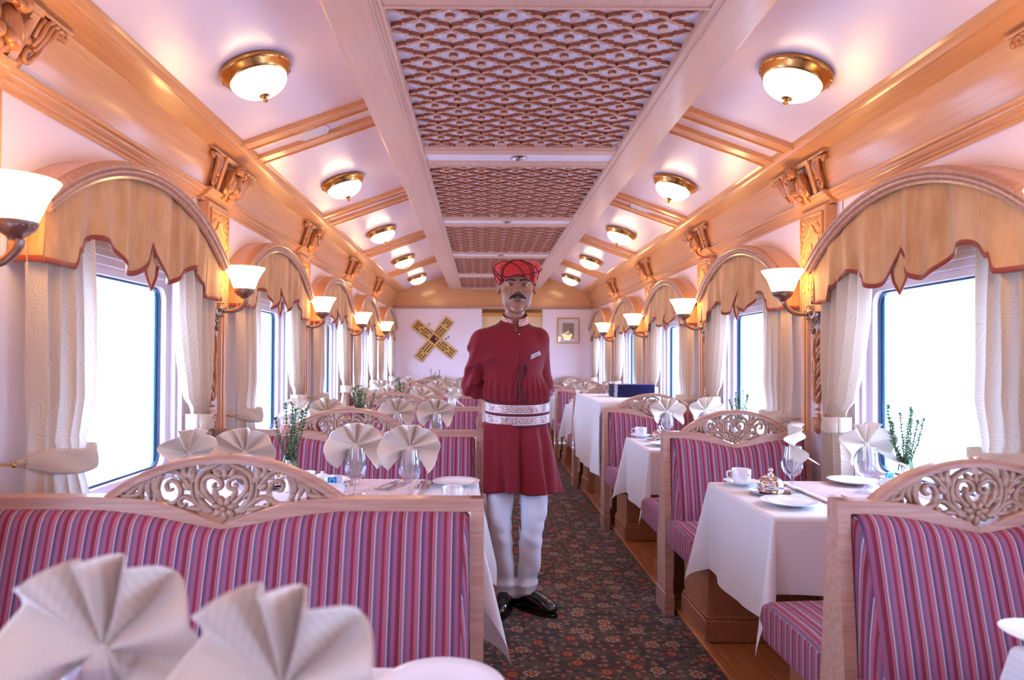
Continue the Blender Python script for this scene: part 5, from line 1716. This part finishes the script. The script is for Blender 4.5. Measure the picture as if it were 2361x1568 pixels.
def body():
    f = SDF()
    # head
    f.ell((0, .012, 1.602), (.077, .094, .092), .02)
    f.ell((0, -.028, 1.545), (.064, .062, .080), .025)
    f.cone((-.024, -.032, 1.497), (.024, -.032, 1.497), .034, .034, .03)
    f.ell((0, -.070, 1.466), (.024, .018, .017), .02)
    for s_ in (-1, 1):
        f.ell((s_ * .040, -.058, 1.545), (.024, .020, .022), .02)          # cheekbone
        f.cone((s_ * .012, -.083, 1.607), (s_ * .048, -.070, 1.606), .0105, .009, .012)   # brow
    f.cone((0, -.084, 1.600), (0, -.112, 1.560), .0085, .0110, .012)         # nose bridge
    f.ell((0, -.113, 1.554), (.0125, .0115, .0105), .008)
    for s_ in (-1, 1):
        f.ell((s_ * .0135, -.101, 1.549), (.0085, .0110, .0085), .006)
        f.ell((s_ * .0315, -.099, 1.585), (.0195, .0145, .0110), .010, sub=True)      # eye socket
        f.ell((s_ * .0315, -.0775, 1.5925), (.0172, .0135, .0078), .005)              # upper lid
        f.ell((s_ * .0315, -.0782, 1.5760), (.0160, .0115, .0058), .005)             # lower lid
        f.ell((s_ * .0070, -.112, 1.5435), (.0035, .0050, .0030), .003, sub=True)
        f.ell((s_ * .0810, .012, 1.578), (.0070, .018, .031), .006, rot=(s_ * -.20, 'Z'))
        f.ell((s_ * .0870, .008, 1.580), (.0060, .010, .018), .004, sub=True)
        f.ell((s_ * .0860, .024, 1.580), (.0050, .006, .028), .004)
        f.ell((s_ * .0820, .004, 1.553), (.0065, .008, .010), .004)
    f.ell((0, -.090, 1.520), (.028, .014, .020), .015)                      # muzzle
    f.ell((0, -.101, 1.5175), (.0235, .0075, .0050), .004)
    f.ell((0, -.101, 1.5065), (.0200, .0080, .0058), .004)
    f.ell((0, -.1095, 1.5120), (.0230, .0050, .0012), .003, sub=True)
    # neck and trunk
    f.cone((-.004, .025, 1.50), (-.018, .040, 1.36), .046, .053, .02)
    f.cone((-.030, .02, 1.345), SHR, .048, .046, .04); f.cone((-.010, .03, 1.345), SHL, .048, .046, .04)
    f.cone((-.09, .025, 1.27), (.04, .045, 1.27), .10, .10, .05, sy=1.2)
    f.cone((-.03, .02, 1.25), (.0, .01, .98), .115, .098, .05, sy=1.25)
    f.cone((-.04, .01, .90), (.05, .01, .90), .088, .088, .04, sy=1.2)
    for S_, E_, W_ in ((SHR, ELR, WRR), (SHL, ELL_, WRL)):
        f.cone(S_, E_, .042, .034, .03); f.cone(E_, W_, .033, .025, .02)
    for H_, K_, A4 in ((HIPR, KNR, ANR + (-.25,)), (HIPL, KNL, ANL + (.85,))):
        A_ = A4[:3]
        f.cone(H_, K_, .062, .048, .03); f.cone(K_, A_, .046, .034, .03); f.cone(A_, (A_[0] + .085 * math.sin(A4[3]), A_[1] + .005 - .085 * math.cos(A4[3]), .042), .034, .020, .03)
    # hands clasped behind the back: palm, four unequal bent fingers and a thumb each
    for W_, D_, s_ in ((WRR, 1, 1), (WRL, -1, -1)):
        w0 = Vector(W_); pal = w0 + Vector((D_ * .050, .012, -.022))
        f.cone(tuple(w0), tuple(pal), .024, .021, .015, sy=1.5)
        f.cone(tuple(w0 + Vector((D_ * .03, .01, .008))), tuple(pal + Vector((D_ * .02, .006, .016))), .016, .014, .012, sy=1.4)
        for q, L in enumerate((.060, .072, .068, .052)):
            z = .026 - q * .0175
            b = pal + Vector((D_ * .018, .006, z)); c = b + Vector((D_ * L * .55, .010, -.006)); d = c + Vector((D_ * L * .30, -.012, -.012))
            f.cone(tuple(b), tuple(c), .0090, .0082, .006); f.cone(tuple(c), tuple(d), .0082, .0072, .004)
        b = w0 + Vector((D_ * .022, .006, .022)); c = b + Vector((D_ * .030, .012, .026)); d = c + Vector((D_ * .024, .004, .008))
        f.cone(tuple(b), tuple(c), .0120, .0100, .008); f.cone(tuple(c), tuple(d), .0098, .0085, .004)
    return f.mesh('body', M['skin'], man, (-.30, -.16, .03), (.24, .26, 1.72), .0036, relax=2)
body()

# eyes, brows, moustache, hair
for s_ in (-1, 1):
    mb = MB(); mb.ball((s_ * .0315, -.0735, 1.5845), (.0118, .0118, .0118), 18, 12); ey = mb.build('eye', M['eye_white'], man, smooth=180)
    mb = MB(); mb.ball((s_ * .0315, -.0830, 1.5845), (.0066, .0032, .0064), 14, 8); mb.build('iris', M['iris'], ey, smooth=180)
    mb = MB()
    p = catmull([(s_ * .010, -.0985, 1.6015), (s_ * .022, -.0965, 1.6055), (s_ * .036, -.0900, 1.6075), (s_ * .049, -.0805, 1.6045), (s_ * .054, -.0745, 1.6010)], 6)
    mb.tube(p, [.0048 * (1 - .5 * (i / (len(p) - 1))) for i in range(len(p))], 8, flat=((0, 1, 0), 1, .0024)); mb.build('eyebrow', M['hair'], man, smooth=180)
    mb = MB(); p = catmull([(s_ * .0165, -.0868, 1.5845), (s_ * .026, -.0892, 1.5905), (s_ * .036, -.0880, 1.5905), (s_ * .046, -.0800, 1.5850)], 6)
    mb.tube(p, .0011, 6); mb.build('eyelash', M['hair'], man, smooth=180)
mb = MB()
for s_ in (-1, 1):
    for k in range(5):
        p = catmull([(s_ * (.0015 + .001 * k), -.1120 + .001 * k, 1.5340 - .0022 * k), (s_ * .014, -.1120 + .001 * k, 1.5325 - .0028 * k), (s_ * .027, -.1050 + .001 * k, 1.5265 - .0022 * k), (s_ * (.0375 - .0012 * k), -.0935, 1.5170 - .0012 * k)], 5)
        mb.tube(p, [.0036 * (1 - .6 * (i / (len(p) - 1)) ** 2) for i in range(len(p))], 7)
mb.build('moustache', M['hair'], man, smooth=180)
mb = MB(); mb.ball((0, -.1085, 1.5060), (.0165, .0030, .0038), 14, 6); mb.ball((-.006, -.1085, 1.5155), (.010, .0026, .0026), 10, 6); mb.ball((.006, -.1085, 1.5155), (.010, .0026, .0026), 10, 6); mb.build('lips', M['lips'], man, smooth=180)
f = SDF(); f.ell((0, .020, 1.605), (.0800, .0905, .0945), .01)
def hairwarp(D, X, Y, Z):
    cut = np.maximum(D, (1.575 - .30 * (Y - .02)) - Z)                     # lower hair line, longer at the back
    cut = np.maximum(cut, np.where(Y < .03, 1.568 - Z, -1))
    cut = np.maximum(cut, -(Y + .035 - (1.63 - Z) * .2))                    # keeps the face clear
    return cut
f.mesh('hair', M['hair'], man, (-.10, -.08, 1.50), (.10, .13, 1.66), .003, warp=hairwarp, relax=1)

def widen(o):
    n_ = len(o.data.vertices); c_ = np.empty(n_ * 3, dtype=np.float32); o.data.vertices.foreach_get('co', c_); c_ = c_.reshape(-1, 3)
    t = np.clip((c_[:, 2] - 1.46) / .05, 0, 1); c_[:, 0] *= 1 + .10 * t * t * (3 - 2 * t)
    o.data.vertices.foreach_set('co', c_.ravel()); o.data.update()
for o in list(man.children_recursive): widen(o)
# tunic
f = SDF()
f.cone((-.015, .036, 1.40), (-.018, .040, 1.37), .060, .070, .03)
f.cone((-.040, .020, 1.345), SHR, .062, .058, .05); f.cone((.0, .03, 1.350), SHL, .062, .058, .05)
f.cone((-.085, .02, 1.25), (.040, .045, 1.25), .112, .110, .05, sy=1.1)
f.cone((-.025, .015, 1.24), (.002, .01, 1.06), .140, .134, .05, sy=1.18)
f.cone((-.070, .01, 1.065), (.070, .02, 1.065), .088, .086, .04, sy=1.0)
f.cone((-.03, .01, .99), (.04, .01, .99), .112, .112, .03, sy=1.15)
f.cone((-.030, .008, .93), (.045, .008, .93), .112, .112, .03, sy=1.1)
f.cone((-.045, .005, .90), (.065, .01, .55), .125, .128, .04, sy=1.05)
f.cone((-.050, .005, .80), (-.045, .005, .52), .112, .125, .05, sy=1.0); f.cone((.060, .005, .80), (.085, .005, .52), .112, .125, .05, sy=1.0)
for S_, E_, W_ in ((SHR, ELR, WRR), (SHL, ELL_, WRL)):
    f.cone(S_, E_, .062, .053, .012); f.cone(E_, W_, .055, .043, .014)
def tunicwarp(D, X, Y, Z):
    ang = np.arctan2(X - .01, -(Y - .01))
    sk = np.clip((.93 - Z) / .35, 0, 1)
    w_ = (.021 * np.sin(ang * 7 + .6 + .5 * np.sin(Z * 9)) + .009 * np.sin(ang * 13 + 2.0)) * (sk ** .7) * (Z < .93)
    # gathers above the belt
    ab = np.exp(-((Z - 1.065) / .05) ** 2)
    w_ = w_ + .0065 * ab * np.sin(ang * 24 + 1.0) * (.35 + np.abs(np.sin(ang))) 
    # soft diagonal drag folds over chest and sleeves
    ch = np.clip((Z - 1.06) / .1, 0, 1) * np.clip((1.40 - Z) / .1, 0, 1)
    w_ = w_ + ch * (.011 * (np.abs(np.sin(15 * (X * .9 + (Z - 1.2) * .9 * np.sign(X)) + 2.5 * np.sin(Z * 8))) - .6) * np.clip(np.abs(X + .02) / .10, 0, 1))
    arm = np.clip((-.185 - X) / .03, 0, 1) * np.clip((1.34 - Z) / .05, 0, 1)
    w_ = w_ + arm * .0045 * np.sin(62 * Z + 24 * Y + 3 * np.sin(X * 40))
    # waist pulled in under the belt
    el = (np.sqrt(((X - .006) / .147) ** 2 + ((Y - .01) / .112) ** 2) - 1) * .12
    bd_ = np.clip(1 - np.maximum(np.abs(Z - .970) - .052, 0) / .012, 0, 1)
    D = np.maximum(D, el * bd_ - .5 * (1 - bd_))
    D = D + w_
    # closing line of the overlapping fronts, slightly off centre
    fl = np.exp(-(((X - .012) + .02 * (Z - .75)) / .0035) ** 2) * (Y < 0) * (Z < .90)
    fl2 = np.exp(-((X - .012) / .0025) ** 2) * (Y < 0) * (Z > 1.0) * (Z < 1.37)
    yoke = np.exp(-((np.sqrt(((X + .012) / 1.15) ** 2 + (Z - 1.275) ** 2) - .105) / .0022) ** 2) * (Y < 0) * (Z < 1.29) * (Z > 1.0)
    D = D + .006 * fl + .0035 * fl2 + .0022 * yoke
    # curved hem, neck opening
    D = np.maximum(D, (.585 + .012 * np.cos(ang * 2) - .018 * np.exp(-((X - .05) / .06) ** 2) * (Y < 0)) - Z)
    D = np.maximum(D, Z - (1.412 + .25 * (Y + .0)))
    D = np.maximum(D, -(np.sqrt(((X - .0) / .020) ** 2 + ((Z - 1.408) / .055) ** 2 + ((Y + .07) / .08) ** 2) - 1) * .02)
    D = np.maximum(D, np.where(Z < .89, -.162 - X, -1))
    return D
tunic = f.mesh('tunic', M['maroon'], man, (-.33, -.18, .54), (.25, .27, 1.47), .0045, warp=tunicwarp, relax=2)

def ring_band(zf, r_off, z0, z1, name, mat, parent, cx=.006, cy=.01, rx=.152, ry=.116, gap=None, n=96, thick=.004):
    mb = MB(); rows = []
    for k, z in enumerate((z0, z0, (z0 + z1) / 2, z1, z1)):
        ring = []
        for i in range(n):
            a = 2 * PI * i / n
            o = r_off + (0 if k in (0, 4) else thick)
            q = 1.0
            tilt = zf * math.cos(a)
            ring.append((cx + (rx + o) * math.sin(a), cy - (ry + o) * math.cos(a), z - tilt))
        rows.append(ring)
    mb.loft(rows, True, False, False)
    return mb.build(name, mat, parent, smooth=60)
# waist sash with two brocade borders
ring_band(.012, .004, .915, 1.025, 'waist_sash', M['cord_dark'], man, rx=.150, ry=.118)
for z0, z1 in ((.980, 1.014), (.926, .960)):
    ring_band(.012, .006, z0, z1, 'brocade_border', M['brocade'], man, rx=.151, ry=.119)
    for zz in (z0 - .003, z1 + .0005): ring_band(.012, .007, zz, zz + .0025, 'border_line', M['mat_white'], man, rx=.151, ry=.119, thick=.001)
# standing collar with brocade, open at the front
mb = MB(); rows = []
for k, (z, o) in enumerate(((0, 0), (0, .003), (.018, .0035), (.036, .003), (.037, 0), (.018, -.002), (0, -.002))):
    row = []
    for i in range(61):
        a = lerp(.24, 2 * PI - .24, i / 60)
        front = math.cos(a)
        row.append((-.006 + (.064 + o - z * .15) * math.sin(a) * 1.0, .026 - (.068 + o - z * .12) * math.cos(a), 1.404 - .022 * front + z + .006 * (1 - abs(front))))
    rows.append(row)
mb.loft(rows, False, False, False); mb.build('collar', M['brocade'], man, smooth=60)
mb = MB()
for k in (0, 1):
    pts = []
    for i in range(61):
        a = lerp(.24, 2 * PI - .24, i / 60); front = math.cos(a); z = .037 * k
        pts.append((-.006 + (.0665 - z * .15) * math.sin(a), .026 - (.0705 - z * .12) * math.cos(a), 1.404 - .022 * front + z + .006 * (1 - abs(front))))
    mb.tube(pts, .0016, 6)
mb.build('collar_piping', M['maroon'], man, smooth=180)
mb = MB(); mb.ball((.010, -.088, 1.345), (.0035, .003, .0035), 8, 6); mb.build('collar_button', M['silver'], man, smooth=180)

def front_y(x, z, extra=.0):
    """depth of the tunic front at (x, z), read from its mesh"""
    best = 0
    co = TV[(abs(TV[:, 0] - x) < .007) & (abs(TV[:, 2] - z) < .007)]
    return (co[:, 1].min() if len(co) else -.1) - extra
TV = np.empty(len(tunic.data.vertices) * 3); tunic.data.vertices.foreach_get('co', TV); TV = TV.reshape(-1, 3)
# ties
def tie(name, pts, w_):
    mb = MB(); p = catmull([(x, front_y(x, z, e), z) for x, z, e in pts], 6)
    mb.tube(p, w_, 8, flat=((0, 1, 0), 1, .0016)); mb.build(name, M['cord_dark'], man, smooth=180)
tie('tie_strap', [(.016, 1.195, .004), (.006, 1.15, .004), (-.004, 1.11, .004), (-.006, 1.075, .005), (-.010, 1.055, .006)], .006)
tie('tie_strap', [(.020, 1.195, .004), (.016, 1.15, .006), (.010, 1.10, .006), (.012, 1.06, .006), (.014, 1.04, .006)], .0065)
tie('tie_loop', [(.018, 1.195, .006), (.040, 1.20, .008), (.048, 1.175, .008), (.040, 1.145, .008), (.026, 1.15, .006), (.020, 1.19, .006)], .0055)
tie('tie_loop', [(.026, 1.075, .008), (.036, 1.05, .008), (.040, 1.02, .010), (.034, .985, .012), (.026, .98, .012), (.020, 1.02, .010), (.026, 1.07, .008)], .0038)
tie('tie_strap', [(.024, 1.075, .006), (.012, 1.045, .008), (.010, 1.01, .010), (.020, .995, .012)], .0042)
mb = MB(); mb.ball((.019, front_y(.019, 1.195, .006), 1.195), (.010, .006, .009), 10, 8); mb.ball((.025, front_y(.025, 1.075, .006), 1.075), (.008, .006, .008), 10, 8); mb.build('tie_knot', M['cord_dark'], man, smooth=180)
# name badge (lettering unreadable in the photograph: only faint strokes)
bx, bz = .085, 1.245
bd = empty('name_badge_mount', (0, 0, 0)); bpy.data.objects.remove(bd)
mb = MB(); mb.box(-.0295, .0295, -.003, 0, -.0095, .0095, .001)
bo = mb.build('name_badge', M['badge'], man); bo.location = (bx, front_y(bx, bz, .003), bz); bo.rotation_euler = (0, -.42, .22)
mb = MB(); mb.box(-.010, .022, -.0036, -.003, -.001, .0022); mb.box(-.006, .018, -.0036, -.003, -.0055, -.0035); mb.box(-.025, -.016, -.0036, -.003, -.003, .005)
mb.build('badge_print', M['badge_ink'], bo, smooth=0)

# trousers
f = SDF()
for H_, K_, A_, s_ in ((HIPR, KNR, ANR, -1), (HIPL, KNL, ANL, 1)):
    f.cone(H_, K_, .092, .061, .01, sy=.95); f.cone(K_, (A_[0], A_[1] - .002, .075), .061, .050, .01, sy=.92)
def trwarp(D, X, Y, Z):
    lo = np.clip((.50 - Z) / .3, 0, 1)
    xx = np.where(X > .02, X - .09, X + .06)
    D = D + .0042 * np.sin(52 * Z + 30 * xx + 2 * np.sin(Z * 17)) * (.25 + lo * .75) * np.clip(1 - np.abs(Z - .38) / .35, 0, 1) + .004 * np.sin(60 * xx + 14 * Z)
    D = D + .005 * np.exp(-((Z - .165) / .022) ** 2) - .006 * np.exp(-((Z - .125) / .015) ** 2)
    D = np.maximum(D, .050 + .035 * np.clip(-Y / .04, 0, 1) - Z)
    D = np.maximum(D, Z - .70)
    return D
f.mesh('trousers', M['trousers'], man, (-.20, -.13, .04), (.22, .14, .72), .0042, warp=trwarp, relax=2)

# shoes
def shoe(A_, yaw):
    f = SDF()
    f.cone((0, .030, .050), (0, .020, .110), .038, .036, .02)
    f.cone((0, .040, .040), (0, -.120, .036), .034, .036, .03)
    f.cone((0, -.02, .070), (0, -.090, .052), .034, .030, .03)
    f.ell((0, -.130, .034), (.040, .055, .030), .025)
    def wp(D, X, Y, Z):
        D = np.maximum(D, .014 - Z)
        D = np.maximum(D, -(np.sqrt(X ** 2 + (Y - .03) ** 2 + ((Z - .140) * 1.2) ** 2) - .024))
        return D
    o = f.mesh('shoe', M['black_leather'], man, (-.06, -.22, .0), (.06, .11, .15), .0032, warp=wp, relax=2)
    o.location = (A_[0], A_[1], 0); o.rotation_euler = (0, 0, yaw)
    mb = MB(); out = []
    for i in range(40):
        a = 2 * PI * i / 40; s_ = math.sin(a); c_ = -math.cos(a)
        y = lerp(-.188, .078, (1 - c_ * -1) / 2) if False else (-.055 + .133 * -c_ * -1)
        out.append((.043 * s_ * (1.0 - .12 * c_) , -.052 + .138 * c_))
    mb.loft([[(x, y, .0005) for x, y in out], [(x, y, .014) for x, y in out], [(x * .97, y * .99, .017) for x, y in out]])
    mb.build('sole', M['black_leather'], o)
    mb = MB()
    for k in range(4):
        y = -.020 - k * .022; z = .1035 - k * .0115
        mb.tube(catmull([(-.020, y, z - .006), (0, y - .004, z + .004), (.020, y + .004, z - .006)], 4), .0018, 6)
    for s_ in (-1, 1):
        mb.tube(catmull([(0, -.02, .108), (s_ * .018, -.028, .116), (s_ * .026, -.034, .104), (s_ * .010, -.026, .104), (0, -.02, .107)], 5), .0018, 6)
        mb.tube(catmull([(0, -.02, .108), (s_ * .014, -.04, .104), (s_ * .022, -.055, .090)], 5), .0016, 6)
    mb.build('laces', M['black_leather'], o)
shoe(ANR, -.25); shoe(ANL, .85)

# turban: flares upwards, wound cords
def tur(a, v):
    """a = 0 at the front; v 0 bottom edge .. 1 crown"""
    fr = math.cos(a); sd = abs(math.sin(a))
    zb_ = 1.6255 * 1 - .030 * sd ** 1.5 - .035 * (1 - fr) / 2 + .003
    tab = [(0, .085, 0.0), (.12, .091, .010), (.35, .1035, .032), (.6, .1165, .053), (.78, .1205, .068), (.90, .114, .080), (.97, .098, .086), (1, .085, .0855)]
    r_ = interp(v, [t[0] for t in tab], [t[1] for t in tab]); dz = interp(v, [t[0] for t in tab], [t[2] for t in tab])
    H = 1.712 - zb_
    z = zb_ + dz / .0855 * (H - .008 * fr * 0 - .012)
    wob = .0025 * math.sin(5 * a + 9 * v) + .0018 * math.sin(11 * a - 13 * v)
    return ((r_ + wob) * math.sin(a) * 1.0, .016 - (r_ + wob + .014) * math.cos(a), z)
mb = MB(); n = 96; rings = [[tur(2 * PI * i / n, v) for i in range(n)] for v in np.linspace(0, 1, 28)]
for r_, z in ((.070, 1.694), (.045, 1.690), (.015, 1.690)):
    rings.append([(r_ * math.sin(2 * PI * i / n), .016 - (r_ + .012) * math.cos(2 * PI * i / n), z) for i in range(n)])
mb.loft(rings, True, False, True)
tb = mb.build('turban', M['turban'], man, smooth=180)
mb = MB(); rnd = random.Random(6)
for k in range(16):
    a0 = rnd.random() * 2 * PI; sp = rnd.uniform(1.3, 2.4) * (1 if k % 2 else -1); pts = []
    for i in range(26):
        t = i / 25; v = .04 + .90 * math.sin(PI * t) * rnd.uniform(.98, 1.0) if k % 3 else .05 + .88 * t
        p = Vector(tur(a0 + sp * t, min(.94, v))); c_ = Vector((0, .016, p.z)); d = (p - c_).normalized()
        pts.append(p + d * .0014)
    mb.tube(pts, .0024, 6)
p2 = []
for i in range(61): 
    p = Vector(tur(2 * PI * i / 60, .03)); p2.append(p + Vector((p.x, p.y - .016, 0)).normalized() * .0015)
mb.tube(p2, .0026, 6)
mb.build('turban_cord', M['cord_dark'], tb, smooth=180)
# ================================================================ things on the end wall
root = empty('wall_game_board', (-.858, Y_BACK - .004, 1.512), 'gold cross-shaped game board with dark squares on the end wall', 'game board')
ang = math.radians(-38.5)
def ty(px, pz, yy):  # board plane: rotate in the wall plane
    c_, s_ = math.cos(ang), math.sin(ang)
    return (px * c_ - pz * s_, yy, px * s_ + pz * c_)
def slab(mb, x0, x1, z0, z1, y0, y1):
    pts = [(x0, z0), (x1, z0), (x1, z1), (x0, z1)]
    mb.loft([[ty(a, b, y0) for a, b in pts], [ty(a, b, y1) for a, b in pts]])
AW, AL = .073, .372
mb = MB(); slab(mb, -AL, AL, -AW, AW, 0, -.018); slab(mb, -AW, AW, -AL, AL, 0, -.0181); mb.build('board', M['yellow_wood'], root, smooth=0)
mb = MB()
for x0, x1, z0, z1 in ((-AL, AL, -AW, AW), (-AW, AW, -AL, AL)):
    for a, b, c_, d in ((x0, x1, z0, z0 + .006), (x0, x1, z1 - .006, z1), (x0, x0 + .006, z0, z1), (x1 - .006, x1, z0, z1)):
        if (x1 - x0) > (z1 - z0) and (b - a) > .2:
            slab(mb, a, -AW, c_, d, -.017, -.022); slab(mb, AW, b, c_, d, -.017, -.022)
        elif (z1 - z0) > (x1 - x0) and (d - c_) > .2:
            slab(mb, a, b, c_, -AW, -.017, -.022); slab(mb, a, b, AW, d, -.017, -.022)
        else: slab(mb, a, b, c_, d, -.017, -.022)
for s1 in (-1, 1):
    slab(mb, -.058, .058, s1 * .058 - .004, s1 * .058 + .004, -.017, -.023); slab(mb, s1 * .058 - .004, s1 * .058 + .004, -.058, .058, -.017, -.023)
mb.build('rim', M['gold_trim'], root, smooth=0)
mb = MB(); mx = MB(); rnd = random.Random(2)
slab(mb, -.050, .050, -.050, .050, -.018, -.0195)
for arm in range(4):
    for i in range(8):
        for j in range(3):
            u = .092 + i * .0345; v = (j - 1) * .040; h = .0125
            if arm == 0: x, z = u, v
            elif arm == 1: x, z = -u, v
            elif arm == 2: x, z = v, u
            else: x, z = v, -u
            if (i == 4 and j != 1) or (i == 5 and j == 1):
                for t in (-1, 1):
                    a = Vector(ty(x - h, z - t * h, -.0185)); b = Vector(ty(x + h, z + t * h, -.0185)); mx.tube([a, b], .0018, 6)
            else: slab(mb, x - h, x + h, z - h, z + h, -.018, -.0195)
mb.build('dark_square', M['dark_red'], root, smooth=0)['kind'] = 'stuff'
mx.build('cross_mark', M['gold_trim'], root, smooth=0)['kind'] = 'stuff'
pieces = [(-.02, .02, 'game_red'), (.02, .02, 'mat_white'), (0, 0, 'game_red'), (.02, -.015, 'game_red'), (-.03, 0, 'game_dark'), (-.012, -.025, 'game_dark'), (.0, -.03, 'game_dark'), (.0, .033, 'game_red'),
          (-.30, .04, 'game_red'), (-.10, .0, 'mat_white'), (0, .23, 'mat_white'), (-.04, .13, 'game_dark'), (.10, .04, 'mat_white'), (.21, -.04, 'game_dark'), (-.04, -.22, 'game_dark')]
cn = {'game_red': 'red', 'mat_white': 'white', 'game_dark': 'dark green'}
spot = ['upper in the centre square', 'right in the centre square', 'middle of the centre square', 'lower right in the centre square', 'left in the centre square', 'low left in the centre square', 'bottom of the centre square', 'top corner of the centre square',
        'near the tip of the upper left arm', 'at the inner end of the upper left arm', 'near the tip of the upper right arm', 'halfway along the upper right arm', 'at the inner end of the lower right arm', 'halfway along the lower right arm', 'near the tip of the lower left arm']
for (x, z, c_), sp_ in zip(pieces, spot):
    mb = MB(); p = ty(x, z, 0)
    mb.lathe([(.012, 0), (.011, .004), (.006, .012), (.009, .018), (.002, .026)], n=14, M=Matrix.Rotation(PI / 2, 3, 'X'))
    o = mb.build('game_piece', M[c_], None, smooth=50); o.location = (-.858 + p[0], Y_BACK - .0245, 1.512 + p[2])
    tag(o, 'small %s playing piece %s' % (cn[c_], sp_), 'game piece', 'playing pieces on the board')
for k, (x, z, rt) in enumerate(((-.932, 1.742, .03), (-.936, 1.716, .5))):
    mb = MB(); mb.box(-.024, .024, -.008, 0, -.006, .006, .0015)
    o = mb.build('stick_die', M['yellow_wood'], None); o.location = (x, Y_BACK - .0005, z); o.rotation_euler = (0, rt, 0)
    mb = MB()
    for i in range(4): mb.lathe([(.0035, 0), (.0035, .001)], (-.017 + i * .0113, -.0085, 0), 8, Matrix.Rotation(PI / 2, 3, 'X'))
    mb.build('die_dots', M['game_dark'], o, smooth=0)
    tag(o, '%s long wooden die above the gap between the upper arms of the game board' % ('upper' if k == 0 else 'lower'), 'die', 'long dice by the game board')
for k, (x, z) in enumerate(((-.683, 1.520), (-.650, 1.545))):
    mb = MB(); mb.lathe([(.013, 0), (.012, .006), (.005, .012), (.009, .020), (.002, .026)], n=14, M=Matrix.Rotation(PI / 2, 3, 'X'))
    o = mb.build('game_piece', M['game_dark'], None, smooth=50); o.location = (x, Y_BACK - .0005, z)
    tag(o, 'dark playing piece on the wall right of the game board, %s one' % ('lower' if k == 0 else 'upper'), 'game piece', 'loose playing pieces on the wall')
# framed picture
root = empty('framed_picture', (1.103, Y_BACK - .002, 1.648), 'gold-framed picture with a wide white mount on the end wall', 'picture')
fw, fh = .162, .185
mb = MB()
def fr(x0, x1, z0, z1): mb.box(x0, x1, -.024, 0, z0, z1, .004)
fr(-fw, fw, fh - .014, fh); fr(-fw, fw, -fh, -fh + .014); fr(-fw, -fw + .014, -fh, fh); fr(fw - .014, fw, -fh, fh)
mb.build('gilt_frame', M['gold_trim'], root)
mb = MB(); a, b = .085, .112
for x0, x1, z0, z1 in ((-fw + .01, -a, -fh + .01, fh - .01), (a, fw - .01, -fh + .01, fh - .01), (-a, a, b, fh - .01), (-a, a, -fh + .01, -b)): mb.box(x0, x1, -.012, -.004, z0, z1)
mb.build('mount', M['mat_white'], root, smooth=0)
mb = MB(); mb.box(-a, a, -.006, -.002, -b, b); mb.build('backing', M['grey_board'], root, smooth=0)
mb = MB(); mb.lathe([(.006, -.055), (.024, -.045), (.036, -.02), (.030, .01), (.012, .022), (.010, .03), (.018, .035), (.010, .05), (.003, .075)], (0, -.012, -.01), 20)
mb.tube(catmull([(-.03, -.012, -.03), (-.06, -.012, -.03), (-.065, -.012, .0), (-.055, -.012, .02)], 5), .004, 6)
mb.tube(catmull([(.03, -.012, -.01), (.055, -.012, .02), (.05, -.012, .035), (.02, -.012, .02)], 5), .003, 6)
mb.build('mounted_ewer', M['silver'], root, smooth=60)
mb = MB(); mb.box(-fw + .012, fw - .012, -.0195, -.0185, -fh + .012, fh - .012); mb.build('glazing', M['picture_glass'], root, smooth=0)
